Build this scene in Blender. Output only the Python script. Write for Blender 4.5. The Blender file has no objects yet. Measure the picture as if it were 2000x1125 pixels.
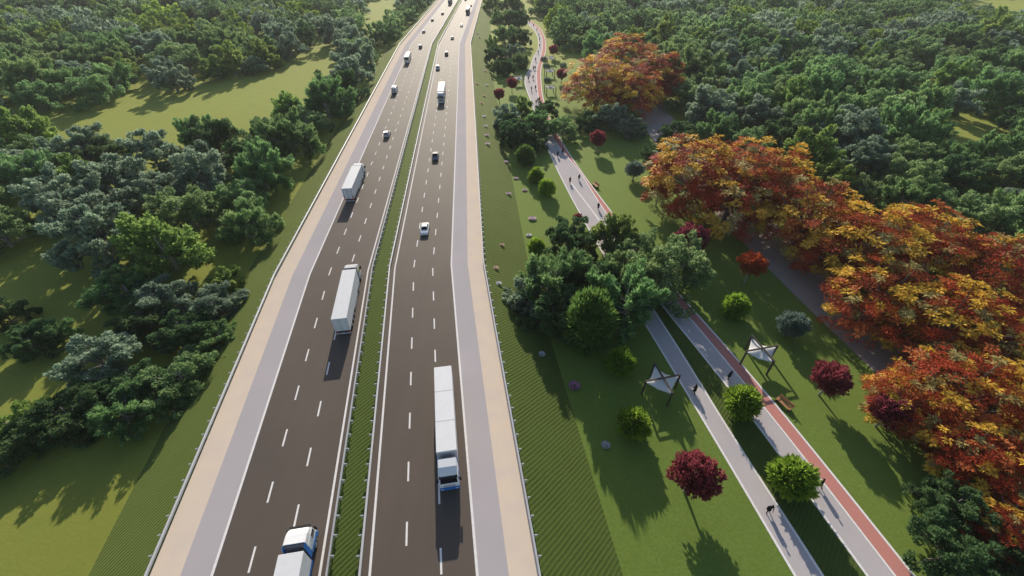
import bpy, bmesh, math, random
import numpy as np
from mathutils import Vector, Matrix, noise as mnoise
R = math.radians
scene = bpy.context.scene
col = scene.collection
rng = np.random.default_rng(7)
random.seed(7)

# ------------------------------------------------------------------ camera
F, H, YH = 833.0, 54.0, -145.0
TH = math.atan((562.5 - YH) / F)
CT, ST = math.cos(TH), math.sin(TH)
ZG = -4.5                                  # park / field level, the road deck is z = 0
def G(px, py, z=ZG):
    """photo pixel -> world point on the horizontal plane z"""
    u = (px - 1000) / F; v = (py - 562.5) / F
    d = np.array([u, CT - v * ST, -ST - v * CT])
    return np.array([0, 0, H]) + d * ((z - H) / d[2])
def P(x, y, z):
    zc = y * CT - (z - H) * ST
    up = y * ST + (z - H) * CT
    return 1000 + F * x / zc, 562.5 - F * up / zc
def pxm(py, z):                            # pixels per metre for things at height z seen at row py
    return (py - YH) * CT / (H - z)

cam = bpy.data.cameras.new('camera')
cam.sensor_width = 36; cam.lens = 36 * F / 2000
cam.clip_start = 0.5; cam.clip_end = 6000
camo = bpy.data.objects.new('camera', cam); col.objects.link(camo)
camo.location = (0, 0, H); camo.rotation_euler = (math.pi / 2 - TH, 0, 0)
scene.camera = camo

# ------------------------------------------------------------------ helpers
def tag(o, label=None, cat=None, group=None, kind=None):
    if label: o['label'] = label
    if cat: o['category'] = cat
    if group: o['group'] = group
    if kind: o['kind'] = kind
    return o
def empty(name, loc=(0, 0, 0), rz=0, sc=1):
    o = bpy.data.objects.new(name, None); col.objects.link(o)
    o.location = loc; o.rotation_euler = (0, 0, rz); o.scale = (sc,) * 3 if np.isscalar(sc) else sc
    return o
def link(name, me, mat=None, parent=None):
    if mat is not None and not me.materials: me.materials.append(mat)
    o = bpy.data.objects.new(name, me); col.objects.link(o)
    if parent is not None: o.parent = parent
    return o
def copy_tree(o, parent=None):
    c = o.copy(); col.objects.link(c)
    if parent is not None: c.parent = parent
    for ch in list(o.children): copy_tree(ch, c)
    return c
def npmesh(name, verts, faces, tint=None, colr=None, smooth=False):
    verts = np.asarray(verts, np.float32); faces = np.asarray(faces, np.int32)
    me = bpy.data.meshes.new(name)
    n = faces.shape[1]
    me.vertices.add(len(verts)); me.vertices.foreach_set('co', verts.ravel())
    me.loops.add(faces.size); me.loops.foreach_set('vertex_index', faces.ravel())
    me.polygons.add(len(faces))
    me.polygons.foreach_set('loop_start', np.arange(0, faces.size, n, dtype=np.int32))
    me.polygons.foreach_set('loop_total', np.full(len(faces), n, np.int32))
    if smooth: me.polygons.foreach_set('use_smooth', np.ones(len(faces), bool))
    me.update(calc_edges=True)
    if tint is not None:
        a = me.attributes.new('tint', 'FLOAT', 'FACE'); a.data.foreach_set('value', np.asarray(tint, np.float32))
    if colr is not None:
        a = me.attributes.new('leafcol', 'FLOAT_COLOR', 'FACE')
        c4 = np.ones((len(faces), 4), np.float32); c4[:, :3] = colr
        a.data.foreach_set('color', c4.ravel())
    return me

class MB:
    """collects simple shapes and links them as ONE mesh object"""
    def __init__(s): s.v = []; s.f = []
    def add(s, vs, fs):
        n = len(s.v); s.v += [tuple(v) for v in vs]; s.f += [tuple(i + n for i in f) for f in fs]; return s
    def box(s, x0, x1, y0, y1, z0, z1, taper=None):
        vs = [(x0, y0, z0), (x1, y0, z0), (x1, y1, z0), (x0, y1, z0), (x0, y0, z1), (x1, y0, z1), (x1, y1, z1), (x0, y1, z1)]
        return s.add(vs, [(0, 3, 2, 1), (4, 5, 6, 7), (0, 1, 5, 4), (1, 2, 6, 5), (2, 3, 7, 6), (3, 0, 4, 7)])
    def hexa(s, bot, top):
        return s.add(list(bot) + list(top), [(0, 3, 2, 1), (4, 5, 6, 7), (0, 1, 5, 4), (1, 2, 6, 5), (2, 3, 7, 6), (3, 0, 4, 7)])
    def tube(s, pts, rad, n=6, cap=True):
        pts = [Vector(p) for p in pts]
        if np.isscalar(rad): rad = [rad] * len(pts)
        rings = []; vs = []; fs = []
        for i, p in enumerate(pts):
            d = (pts[min(i + 1, len(pts) - 1)] - pts[max(i - 1, 0)]).normalized()
            a = d.orthogonal().normalized(); b = d.cross(a)
            if i:                                            # keep the frame from twisting
                a = (pa - d * pa.dot(d)).normalized(); b = d.cross(a)
            pa = a
            for k in range(n):
                t = 2 * math.pi * k / n
                vs.append(p + (a * math.cos(t) + b * math.sin(t)) * rad[i])
        for i in range(len(pts) - 1):
            for k in range(n):
                fs.append((i * n + k, i * n + (k + 1) % n, (i + 1) * n + (k + 1) % n, (i + 1) * n + k))
        if cap:
            fs.append(tuple(range(n - 1, -1, -1))); fs.append(tuple((len(pts) - 1) * n + k for k in range(n)))
        return s.add(vs, fs)
    def ball(s, c, r, n=10, m=6):
        r = (r, r, r) if np.isscalar(r) else r
        vs = [(c[0], c[1], c[2] - r[2])]; fs = []
        for i in range(1, m):
            t = math.pi * i / m - math.pi / 2
            for k in range(n):
                a = 2 * math.pi * k / n
                vs.append((c[0] + r[0] * math.cos(t) * math.cos(a), c[1] + r[1] * math.cos(t) * math.sin(a), c[2] + r[2] * math.sin(t)))
        vs.append((c[0], c[1], c[2] + r[2]))
        for k in range(n):
            fs.append((0, 1 + (k + 1) % n, 1 + k))
            for i in range(m - 2):
                fs.append((1 + i * n + k, 1 + i * n + (k + 1) % n, 1 + (i + 1) * n + (k + 1) % n, 1 + (i + 1) * n + k))
            fs.append((len(vs) - 1, 1 + (m - 2) * n + k, 1 + (m - 2) * n + (k + 1) % n))
        return s.add(vs, fs)
    def loft(s, secs):
        n = len(secs[0]); vs = [p for q in secs for p in q]; fs = []
        for i in range(len(secs) - 1):
            for k in range(n):
                fs.append((i * n + k, i * n + (k + 1) % n, (i + 1) * n + (k + 1) % n, (i + 1) * n + k))
        fs.append(tuple(range(n - 1, -1, -1))); fs.append(tuple((len(secs) - 1) * n + k for k in range(n)))
        return s.add(vs, fs)
    def plate(s, quad, t=0.012, off=0.004):
        """a thin pane lying proud of the face quad (4 points)"""
        q = [Vector(p) for p in quad]
        nrm = (q[1] - q[0]).cross(q[3] - q[0]).normalized()
        return s.hexa([p + nrm * off for p in q], [p + nrm * (off + t) for p in q])
    def build(s, name, mat, parent=None, bevel=0, smooth=False, seg=2):
        me = bpy.data.meshes.new(name); me.from_pydata(s.v, [], s.f)
        bm = bmesh.new(); bm.from_mesh(me)
        bmesh.ops.recalc_face_normals(bm, faces=bm.faces)
        if bevel:
            es = [e for e in bm.edges if len(e.link_faces) == 2 and e.calc_face_angle(0) > R(28)]
            bmesh.ops.bevel(bm, geom=es, offset=bevel, segments=seg, affect='EDGES', clamp_overlap=True)
        for f in bm.faces: f.smooth = bool(smooth)
        bm.to_mesh(me); bm.free()
        return link(name, me, mat, parent)

# ------------------------------------------------------------------ materials
def newmat(name):
    m = bpy.data.materials.new(name); m.use_nodes = True
    nt = m.node_tree; nt.nodes.clear()
    return m, nt
def N(nt, typ, **kw):
    n = nt.nodes.new(typ)
    for k, v in kw.items():
        if k.startswith('i_'):
            n.inputs[k[2:].replace('_', ' ')].default_value = v
        else: setattr(n, k, v)
    return n
def L(nt, a, b): nt.links.new(a, b)
def c4(c): return (c[0], c[1], c[2], 1)
def mathn(nt, op, a, b=None):
    n = nt.nodes.new('ShaderNodeMath'); n.operation = op
    for i, x in enumerate((a, b)):
        if x is None: continue
        if hasattr(x, 'is_output'): L(nt, x, n.inputs[i])
        else: n.inputs[i].default_value = x
    return n.outputs[0]
def mixc(nt, fac, a, b):
    n = nt.nodes.new('ShaderNodeMix'); n.data_type = 'RGBA'
    for sock, x in ((n.inputs[0], fac), (n.inputs[6], a), (n.inputs[7], b)):
        if hasattr(x, 'is_output'): L(nt, x, sock)
        elif sock is n.inputs[0]: sock.default_value = x
        else: sock.default_value = c4(x)
    return n.outputs[2]
def noise(nt, scale, detail=3, vec=None, rough=0.55):
    n = N(nt, 'ShaderNodeTexNoise'); n.inputs['Scale'].default_value = scale; n.inputs['Detail'].default_value = detail
    n.inputs['Roughness'].default_value = rough
    if vec is None: vec = N(nt, 'ShaderNodeNewGeometry').outputs['Position']
    L(nt, vec, n.inputs['Vector'])
    return n.outputs['Fac']
def ramp(nt, fac, lo, hi):
    n = N(nt, 'ShaderNodeMapRange'); n.inputs['From Min'].default_value = lo; n.inputs['From Max'].default_value = hi
    L(nt, fac, n.inputs['Value']); return n.outputs[0]
def finish(nt, colour, rough=0.8, spec=0.3, bump=None, bstr=0.3, bdist=0.05, metal=0, coat=0):
    b = N(nt, 'ShaderNodeBsdfPrincipled'); o = N(nt, 'ShaderNodeOutputMaterial')
    if hasattr(colour, 'is_output'): L(nt, colour, b.inputs['Base Color'])
    else: b.inputs['Base Color'].default_value = c4(colour)
    if hasattr(rough, 'is_output'): L(nt, rough, b.inputs['Roughness'])
    else: b.inputs['Roughness'].default_value = rough
    b.inputs['Specular IOR Level'].default_value = spec; b.inputs['Metallic'].default_value = metal
    b.inputs['Coat Weight'].default_value = coat
    if bump is not None:
        n = N(nt, 'ShaderNodeBump'); n.inputs['Strength'].default_value = bstr; n.inputs['Distance'].default_value = bdist
        L(nt, bump, n.inputs['Height']); L(nt, n.outputs[0], b.inputs['Normal'])
    L(nt, b.outputs[0], o.inputs[0])
    return b
def mat_speckle(name, ca, cb, scale, rough=0.8, spec=0.3, big=None, bstr=0.15, wear=0):
    m, nt = newmat(name)
    f = noise(nt, scale, 4)
    c = mixc(nt, ramp(nt, f, 0.3, 0.7), ca, cb)
    if big:
        g = noise(nt, big[0], 3); c = mixc(nt, ramp(nt, g, 0.35, 0.7), c, big[1])
    if wear:
        mp = N(nt, 'ShaderNodeMapping'); mp.inputs['Scale'].default_value = (.75, .012, 1); mp.inputs['Rotation'].default_value = (0, 0, -.12)
        L(nt, N(nt, 'ShaderNodeNewGeometry').outputs['Position'], mp.inputs[0])
        wv = ramp(nt, noise(nt, 1.0, 4, mp.outputs[0]), .42, .72)
        c = mixc(nt, mathn(nt, 'MULTIPLY', wv, wear), c, (ca[0] * .62, ca[1] * .62, ca[2] * .62))
    finish(nt, c, rough, spec, f, bstr, 0.02)
    return m
def mat_paint(name, c, rough=0.35, spec=0.5, metal=0, coat=0.0, dirt=0.12):
    m, nt = newmat(name)
    tc = N(nt, 'ShaderNodeTexCoord').outputs['Object']
    f = noise(nt, 1.3, 5, tc)
    cc = mixc(nt, mathn(nt, 'MULTIPLY', ramp(nt, f, 0.45, 0.8), dirt), c, (c[0] * .5 + .02, c[1] * .48 + .02, c[2] * .45 + .015))
    finish(nt, cc, rough, spec, None, metal=metal, coat=coat)
    return m
def mat_grass(name, ca, cb, cc, rows=False):
    """lawn: fine blades, soft patches, optional mown / planted rows"""
    m, nt = newmat(name)
    pos = N(nt, 'ShaderNodeNewGeometry').outputs['Position']
    fine = noise(nt, 2.6, 5, pos, 0.7); mid = noise(nt, 0.22, 4, pos); big = noise(nt, 0.03, 3, pos)
    c = mixc(nt, ramp(nt, fine, 0.3, 0.7), ca, cb)
    c = mixc(nt, mathn(nt, 'MULTIPLY', ramp(nt, mid, 0.42, 0.72), 0.55), c, cc)
    c = mixc(nt, mathn(nt, 'MULTIPLY', ramp(nt, big, 0.45, 0.7), 0.45), c, ca)
    h = fine
    dist = 0.08
    if rows:
        sep = N(nt, 'ShaderNodeSeparateXYZ'); L(nt, pos, sep.inputs[0])
        a = R(49)
        d = mathn(nt, 'ADD', mathn(nt, 'MULTIPLY', sep.outputs[0], -math.sin(a)), mathn(nt, 'MULTIPLY', sep.outputs[1], math.cos(a)))
        d = mathn(nt, 'ADD', d, mathn(nt, 'MULTIPLY', noise(nt, 0.35, 2, pos), 0.30))
        w = mathn(nt, 'ADD', mathn(nt, 'MULTIPLY', mathn(nt, 'SINE', mathn(nt, 'MULTIPLY', d, 2 * math.pi / 0.50)), 0.5), 0.5)
        w = mathn(nt, 'MULTIPLY', w, mathn(nt, 'ADD', mathn(nt, 'MULTIPLY', ramp(nt, mid, 0.3, 0.7), 0.5), 0.6))
        c = mixc(nt, mathn(nt, 'MULTIPLY', w, 0.36), c, (ca[0] * .36, ca[1] * .42, ca[2] * .4))
        h = mathn(nt, 'SUBTRACT', mathn(nt, 'MULTIPLY', fine, 0.5), w); dist = 0.08
    b = finish(nt, c, 0.9, 0.12, h, 0.55, dist)
    b.inputs['Sheen Weight'].default_value = 0.25; b.inputs['Sheen Roughness'].default_value = 0.6
    b.inputs['Sheen Tint'].default_value = (0.6, 0.7, 0.2, 1)
    return m
def mat_leaf(name, ca, cb, tr=0.35, attr='tint', vary=0.16, hue=0.03, rough=0.6, spec=0.12):
    m, nt = newmat(name)
    at = N(nt, 'ShaderNodeAttribute', attribute_name=attr)
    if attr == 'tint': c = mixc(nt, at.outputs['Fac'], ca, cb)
    else: c = at.outputs['Color']
    oi = N(nt, 'ShaderNodeObjectInfo')
    hs = N(nt, 'ShaderNodeHueSaturation')
    r = oi.outputs['Random']
    L(nt, mathn(nt, 'ADD', mathn(nt, 'MULTIPLY', r, hue * 2), 0.5 - hue), hs.inputs['Hue'])
    r2 = mathn(nt, 'FRACT', mathn(nt, 'MULTIPLY', r, 7.13))
    L(nt, mathn(nt, 'ADD', mathn(nt, 'MULTIPLY', r2, vary * 2), 1 - vary), hs.inputs['Value'])
    L(nt, c, hs.inputs['Color'])
    b = N(nt, 'ShaderNodeBsdfPrincipled'); b.inputs['Roughness'].default_value = rough; b.inputs['Specular IOR Level'].default_value = spec
    L(nt, hs.outputs[0], b.inputs['Base Color'])
    t = N(nt, 'ShaderNodeBsdfTranslucent')
    g = N(nt, 'ShaderNodeGamma'); g.inputs[1].default_value = 0.9; L(nt, hs.outputs[0], g.inputs[0]); L(nt, g.outputs[0], t.inputs[0])
    mx = N(nt, 'ShaderNodeMixShader'); mx.inputs[0].default_value = tr
    L(nt, b.outputs[0], mx.inputs[1]); L(nt, t.outputs[0], mx.inputs[2])
    o = N(nt, 'ShaderNodeOutputMaterial'); L(nt, mx.outputs[0], o.inputs[0])
    return m

M = {}
M['asphalt'] = mat_speckle('asphalt', (.106, .083, .067), (.124, .098, .080), 30, 0.74, 0.22, (0.06, (.097, .077, .064)), 0.2, .14)
M['shoulder'] = mat_speckle('shoulder_concrete', (.43, .39, .40), (.47, .425, .435), 12, 0.9, 0.06, (0.1, (.42, .385, .39)))
M['verge'] = mat_speckle('sand_verge', (.66, .535, .42), (.72, .60, .475), 9, 0.9, 0.05, (0.35, (.64, .535, .45)))
M['line'] = mat_speckle('line_paint', (.78, .75, .74), (.84, .81, .80), 14, 0.85, 0.06, (2.5, (.72, .69, .67)))
M['path'] = mat_speckle('path_paving', (.46, .42, .42), (.52, .475, .475), 7, 0.9, 0.08, (0.3, (.455, .42, .425)))
M['red'] = mat_speckle('red_paving', (.50, .205, .175), (.56, .25, .21), 9, 0.9, 0.08, (0.4, (.50, .225, .195)))
M['grey'] = mat_speckle('grey_roadway', (.36, .315, .29), (.43, .38, .35), 5, 0.85, 0.1, (0.12, (.36, .30, .265)))
M['meadow'] = mat_grass('meadow_grass', (.175, .195, .030), (.225, .235, .042), (.145, .18, .03))
M['lawn'] = mat_grass('lawn_grass', (.090, .150, .023), (.142, .205, .040), (.118, .158, .028))
M['rows'] = mat_grass('row_grass', (.045, .076, .014), (.072, .106, .019), (.056, .080, .015), True)
M['steel'] = mat_paint('galvanised_steel', (.50, .50, .52), 0.6, 0.3, 0.15)
M['bark'] = mat_speckle('grey_bark', (.16, .14, .125), (.26, .24, .22), 4, 0.9, 0.2, None, 0.6)
M['palebark'] = mat_speckle('pale_bark', (.30, .28, .26), (.42, .40, .37), 4, 0.9, 0.2, None, 0.6)
M['greyleaf'] = mat_leaf('grey_green_leaf', (.095, .165, .115), (.40, .52, .35), 0.45, hue=.015)
M['leafy'] = mat_leaf('mid_green_leaf', (.078, .175, .068), (.34, .49, .19), 0.47, hue=.02)
M['feather'] = mat_leaf('feathery_leaf', (.062, .155, .066), (.29, .45, .15), 0.48, hue=.02)
M['darkleaf'] = mat_leaf('dark_leaf', (.036, .092, .040), (.15, .25, .09), 0.42, hue=.02)
M['yellowleaf'] = mat_leaf('yellow_green_leaf', (.085, .18, .045), (.36, .50, .12), 0.50, hue=.015)
M['brightleaf'] = mat_leaf('bright_bush_leaf', (.085, .20, .014), (.33, .48, .05), 0.5, vary=.1, hue=.008)
M['coneleaf'] = mat_leaf('dense_bush_leaf', (.045, .115, .022), (.17, .28, .06), 0.45, vary=.1, hue=.008)
M['blueleaf'] = mat_leaf('blue_green_leaf', (.075, .13, .11), (.21, .29, .24), 0.38, vary=.1, hue=.008)
M['maroon'] = mat_leaf('maroon_leaf', (.125, .020, .038), (.42, .088, .115), 0.40, vary=.1, hue=.006)
M['redleaf'] = mat_leaf('red_leaf', (.28, .036, .016), (.60, .12, .045), 0.42, vary=.1, hue=.006)
M['autumn'] = mat_leaf('autumn_leaf', None, None, 0.36, attr='leafcol', vary=.08, hue=.006)
M['flower'] = mat_leaf('flower_leaf', None, None, 0.45, attr='leafcol', vary=.05, hue=.0)
M['white'] = mat_paint('white_paint', (.80, .80, .81), 0.5, 0.22, 0, 0.0, 0.10)
M['trailer'] = mat_paint('trailer_white', (.74, .74, .755), 0.6, 0.2, 0, 0, 0.16)
M['container'] = mat_paint('container_grey', (.66, .67, .69), 0.6, 0.2, 0, 0, 0.2)
M['blue'] = mat_paint('blue_paint', (.03, .19, .55), 0.5, 0.22, 0, 0.0)
M['silver'] = mat_paint('silver_paint', (.46, .47, .49), 0.5, 0.22, 0, 0.0)
M['darkcar'] = mat_paint('dark_paint', (.028, .032, .042), 0.5, 0.22, 0, 0.0)
M['teal'] = mat_paint('pale_teal_paint', (.30, .40, .42), 0.5, 0.22, 0, 0.0)
M['redcar'] = mat_paint('dark_red_paint', (.10, .02, .025), 0.5, 0.22, 0, 0.0)
M['slate'] = mat_paint('slate_paint', (.10, .12, .16), 0.5, 0.22, 0, 0.0)
M['cream'] = mat_paint('bus_cream', (.66, .66, .60), 0.5, 0.22, 0, 0.0)
M['glass'] = mat_paint('dark_glass', (.012, .014, .018), 0.15, 0.4, 0, 0, 0)
M['rubber'] = mat_paint('tyre_rubber', (.018, .018, .018), 0.85, 0.2)
M['chassis'] = mat_paint('chassis_black', (.025, .025, .028), 0.6, 0.3)
M['rim'] = mat_paint('wheel_rim', (.42, .42, .43), 0.35, 0.5, 0.6)
M['lamp'] = mat_paint('lamp_lens', (.75, .77, .80), 0.1, 0.7, 0, 0.5, 0)
M['tail'] = mat_paint('tail_lens', (.45, .035, .02), 0.2, 0.6, 0, 0.3, 0)
M['plate'] = mat_paint('plate_white', (.7, .7, .7), 0.5)
M['hi_vis'] = mat_paint('yellow_green_trim', (.45, .55, .03), 0.5)
M['timber'] = mat_speckle('dark_timber', (.05, .04, .036), (.085, .07, .062), 6, 0.7, 0.3, None, 0.4)
M['canvas'] = mat_leaf('sail_canvas', (.88, .88, .88), (.88, .88, .88), 0.35, vary=0, hue=0, rough=.7)
M['bench'] = mat_speckle('bench_wood', (.42, .20, .09), (.55, .29, .14), 8, 0.6, 0.3, None, 0.3)
M['cloth'] = mat_paint('black_clothing', (.012, .012, .013), 0.85, 0.2)
M['hair'] = mat_paint('black_hair', (.010, .009, .008), 0.6, 0.3)

# ------------------------------------------------------------------ highway
CL = [Vector((-26.9 + .159 * 109.5, -40.0)), Vector((-26.9, 69.5)), Vector((-45.8, 288.0)), Vector((-45.8 - .018 * 1100, 1388.0))]
def offline(o, pts=CL):
    out = []
    for i, p in enumerate(pts):
        d0 = (pts[i] - pts[i - 1]).normalized() if i else (pts[1] - pts[0]).normalized()
        d1 = (pts[i + 1] - pts[i]).normalized() if i < len(pts) - 1 else d0
        n0 = Vector((d0.y, -d0.x)); n1 = Vector((d1.y, -d1.x))
        m = (n0 + n1).normalized()
        out.append(p + m * (o / m.dot(n0)))
    return out
def at_line(o, Y):
    """point and heading on the line at offset o where world y = Y"""
    l = offline(o)
    for a, b in zip(l, l[1:]):
        if Y <= b.y or b is l[-1]:
            t = (Y - a.y) / (b.y - a.y); d = (b - a).normalized()
            return a + (b - a) * t, d
def strip(name, o1, o2, mat, z1=0.0, z2=None, parent=None):
    z2 = z1 if z2 is None else z2
    a, b = offline(o1), offline(o2)
    vs = []; fs = []
    for p, q in zip(a, b): vs += [(p.x, p.y, z1), (q.x, q.y, z2)]
    for i in range(len(a) - 1): fs.append((2 * i, 2 * i + 1, 2 * i + 3, 2 * i + 2))
    return MB().add(vs, fs).build(name, mat, parent)
def structure(o): o['kind'] = 'structure'; return o
WHT, SHO, EDG, INN, RAIL, FOOT = 14.3, 17.7, 21.0, 2.7, 1.8, 31.2
for s, nm in ((-1, 'away'), (1, 'toward')):
    structure(strip('highway_carriageway', s * RAIL, s * WHT, M['asphalt']))
    structure(strip('highway_shoulder', s * WHT, s * SHO, M['shoulder']))
    structure(strip('highway_verge', s * SHO, s * EDG, M['verge']))
    structure(strip('embankment_slope', s * EDG, s * FOOT, M['rows'], 0, ZG))
structure(strip('median_grass', -RAIL, RAIL, M['rows'], 0.0))
# painted lines
mk = MB()
def ribbon(o, w, z=0.004):
    a, b = offline(o - w / 2), offline(o + w / 2); vs = []; fs = []
    for p, q in zip(a, b): vs += [(p.x, p.y, z), (q.x, q.y, z)]
    for i in range(len(a) - 1): fs.append((2 * i, 2 * i + 1, 2 * i + 3, 2 * i + 2))
    mk.add(vs, fs)
for s in (-1, 1):
    ribbon(s * WHT, 0.30); ribbon(s * INN, 0.28)
PER, DL = 7.45, 2.6
for o, top in ((-10.43, 18.0), (-6.57, 22.65), (6.57, 20.66), (10.43, 25.3)):
    for k in range(-6, 75):
        pts = []
        for Y in (top - DL + k * PER, top + k * PER):
            p, d = at_line(o, Y); n = Vector((d.y, -d.x)) * 0.115
            pts += [(p.x - n.x, p.y - n.y, .004), (p.x + n.x, p.y + n.y, .004)]
        mk.add(pts, [(0, 1, 3, 2)])
structure(mk.build('road_markings', M['line']))

# guardrails
def along(o, Y0, Y1):
    l = offline(o); pts = [at_line(o, Y0)[0]] + [p for p in l if Y0 < p.y < Y1] + [at_line(o, Y1)[0]]
    return pts
post_me = None
def guardrail(o, side, label, zoff=0.0):
    root = empty('guardrail', (*along(o, 5, 500)[0], 0))
    org = Vector(root.location)
    pts = along(o, 5, 760)
    prof = [(-.10, .42), (.07, .47), (.02, .58), (.07, .69), (-.10, .77), (-.14, .77), (-.14, .42)]
    vs = []; fs = []
    dirs = [(b - a).normalized() for a, b in zip(pts, pts[1:])]
    for i, p in enumerate(pts):
        d0 = dirs[max(i - 1, 0)]; d1 = dirs[min(i, len(dirs) - 1)]
        n0 = Vector((d0.y, -d0.x)); m = (n0 + Vector((d1.y, -d1.x))).normalized(); m = m / m.dot(n0)
        for x, z in prof:
            q = p + m * (x * side); vs.append((q.x - org.x, q.y - org.y, z + zoff))
    n = len(prof)
    for i in range(len(pts) - 1):
        for k in range(n): fs.append((i * n + k, i * n + (k + 1) % n, (i + 1) * n + (k + 1) % n, (i + 1) * n + k))
    fs.append(tuple(range(n))); fs.append(tuple(range((len(pts) - 1) * n, len(pts) * n)))
    MB().add(vs, fs).build('rail', M['steel'], root)
    pb = MB().box(-.07, .07, -.06, .06, -.3, .80).box(-.28 if side > 0 else .07, -.07 if side > 0 else .28, -.05, .05, .5, .74)
    first = pb.build('post', M['steel'], root)
    rest = MB(); k = 0; Y = 12.6
    while Y < 480:
        p, d = at_line(o - side * .30, Y)
        ang = math.atan2(d.y, d.x) - math.pi / 2
        if k < 100:
            c = first if k == 0 else first.copy()
            if k: col.objects.link(c); c.parent = root
            c.location = (p.x - org.x, p.y - org.y, zoff); c.rotation_euler = (0, 0, ang)
        else:
            rest.box(p.x - org.x - .07, p.x - org.x + .07, p.y - org.y - .06, p.y - org.y + .06, -.3 + zoff, .8 + zoff)
        k += 1; Y += 2.12
    tag(rest.build('post', M['steel'], root), kind='stuff')
    tag(root, label, 'guardrail', 'steel guardrails along the highway')
guardrail(-EDG + .05, 1, 'steel guardrail along the left sand verge above the left embankment')
guardrail(-RAIL, -1, 'steel guardrail on the left edge of the grass median, beside the departing traffic')
guardrail(RAIL, 1, 'steel guardrail on the right edge of the grass median, beside the oncoming traffic')
guardrail(EDG - .05, -1, 'steel guardrail along the right sand verge, above the park side embankment')

# ------------------------------------------------------------------ ground, lawn, park paths, grey road
me = MB().add([(-2500, -400, ZG), (2500, -400, ZG), (2500, 4000, ZG), (-2500, 4000, ZG)], [(0, 1, 2, 3)])
structure(me.build('ground', M['meadow']))
def edge_fn(pix):
    w = sorted([tuple(G(*p)[:2]) for p in pix], key=lambda q: q[1])
    ys = np.array([q[1] for q in w]); xs = np.array([q[0] for q in w])
    h = np.diff(ys); dl = np.diff(xs) / h
    m = np.zeros(len(xs)); m[0], m[-1] = dl[0], dl[-1]
    for i in range(1, len(xs) - 1):
        m[i] = (dl[i - 1] * h[i] + dl[i] * h[i - 1]) / (h[i - 1] + h[i])
    def f(Y):
        if Y <= ys[0]: return xs[0] + m[0] * (Y - ys[0])
        if Y >= ys[-1]: return xs[-1] + m[-1] * (Y - ys[-1])
        i = np.searchsorted(ys, Y) - 1; t = (Y - ys[i]) / h[i]
        return ((2 * t**3 - 3 * t**2 + 1) * xs[i] + (t**3 - 2 * t**2 + t) * h[i] * m[i] + (-2 * t**3 + 3 * t**2) * xs[i + 1] + (t**3 - t**2) * h[i] * m[i + 1])
    return f
EA = edge_fn([(1553, 1125), (1400, 865), (1295, 690), (1260.5, 633), (1133, 417), (1077, 307), (1039, 203), (1025.8, 153), (1036, 131), (1043, 110), (1050, 98), (1051.5, 86), (1047.5, 66), (1038, 54), (1025, 40)])
EB = edge_fn([(1607, 1125), (1411, 820), (1331, 690), (1274, 601), (1222, 512), (1167, 427), (1113, 355)])
EC = edge_fn([(1694, 1125), (1471, 820), (1369, 690), (1297.5, 602), (1233, 516), (1168.2, 427), (1113.6, 355)])
ED = edge_fn([(1748, 1125), (1511.7, 820), (1405, 690), (1319.5, 588), (1175, 403), (1131, 334), (1089, 283), (1055, 205), (1051.6, 190), (1048.4, 157), (1048, 141), (1051.6, 123), (1057.8, 103), (1059.6, 89), (1057.8, 71.6), (1049, 55.6), (1033.8, 43)])
EE = edge_fn([(1785, 1125), (1539, 820), (1429, 690), (1333, 582), (1188, 406), (1101, 283), (1064, 205), (1058.7, 180), (1056.5, 157), (1056, 141), (1058.7, 125), (1065.8, 98), (1066, 86), (1063, 71.6), (1053, 53.8), (1035.6, 39.6)])
GA = edge_fn([(1800, 815), (1696, 715), (1536, 560), (1444, 466), (1269, 265), (1256, 241)])
YSPLIT = float(G(1113, 355)[1]); YFAR = float(G(1030, 40)[1])
def band(name, fa, fb, Y0, Y1, z, mat, step=2.0):
    ys = np.linspace(Y0, Y1, int((Y1 - Y0) / step) + 2); vs = []; fs = []
    for y in ys: vs += [(fa(y), y, z), (fb(y), y, z)]
    for i in range(len(ys) - 1): fs.append((2 * i, 2 * i + 1, 2 * i + 3, 2 * i + 2))
    return structure(MB().add(vs, fs).build(name, mat))
footx = lambda Y: at_line(FOOT, Y)[0].x
band('park_lawn', footx, GA, -10, 260, ZG + .004, M['lawn'], 5)
band('walking_path', EA, EB, -8, YSPLIT, ZG + .020, M['path'])
band('walking_path', EC, ED, -8, YSPLIT, ZG + .020, M['path'])
band('walking_path', EA, ED, YSPLIT, YFAR, ZG + .020, M['path'])
band('cycle_path', ED, EE, -8, YFAR, ZG + .024, M['red'])
band('path_median_grass', EB, EC, -8, YSPLIT - 2, ZG + .016, M['rows'])
band('grey_road', GA, lambda Y: GA(Y) + 13, -20, 330, ZG + .012, M['grey'], 6)
kb = MB()
def kerb(f, Y0, Y1, w=.32, z0=ZG - .1, z1=ZG + .06):
    ys = np.linspace(Y0, Y1, int((Y1 - Y0) / 1.5) + 2); n = len(ys); vs = []; fs = []
    for y in ys:
        x = f(y); vs += [(x - w / 2, y, z0), (x - w / 2, y, z1), (x + w / 2, y, z1), (x + w / 2, y, z0)]
    for i in range(n - 1):
        for k in range(3): fs.append((4 * i + k, 4 * i + k + 1, 4 * i + 5 + k, 4 * i + 4 + k))
    kb.add(vs, fs)
kerb(EA, -8, YFAR); kerb(EB, -8, YSPLIT); kerb(EC, -8, YSPLIT - 1, .32, ZG - .1, ZG + .068); kerb(ED, -8, YFAR, .28); kerb(EE, -8, YFAR)
structure(kb.build('path_kerb', M['line']))

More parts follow.
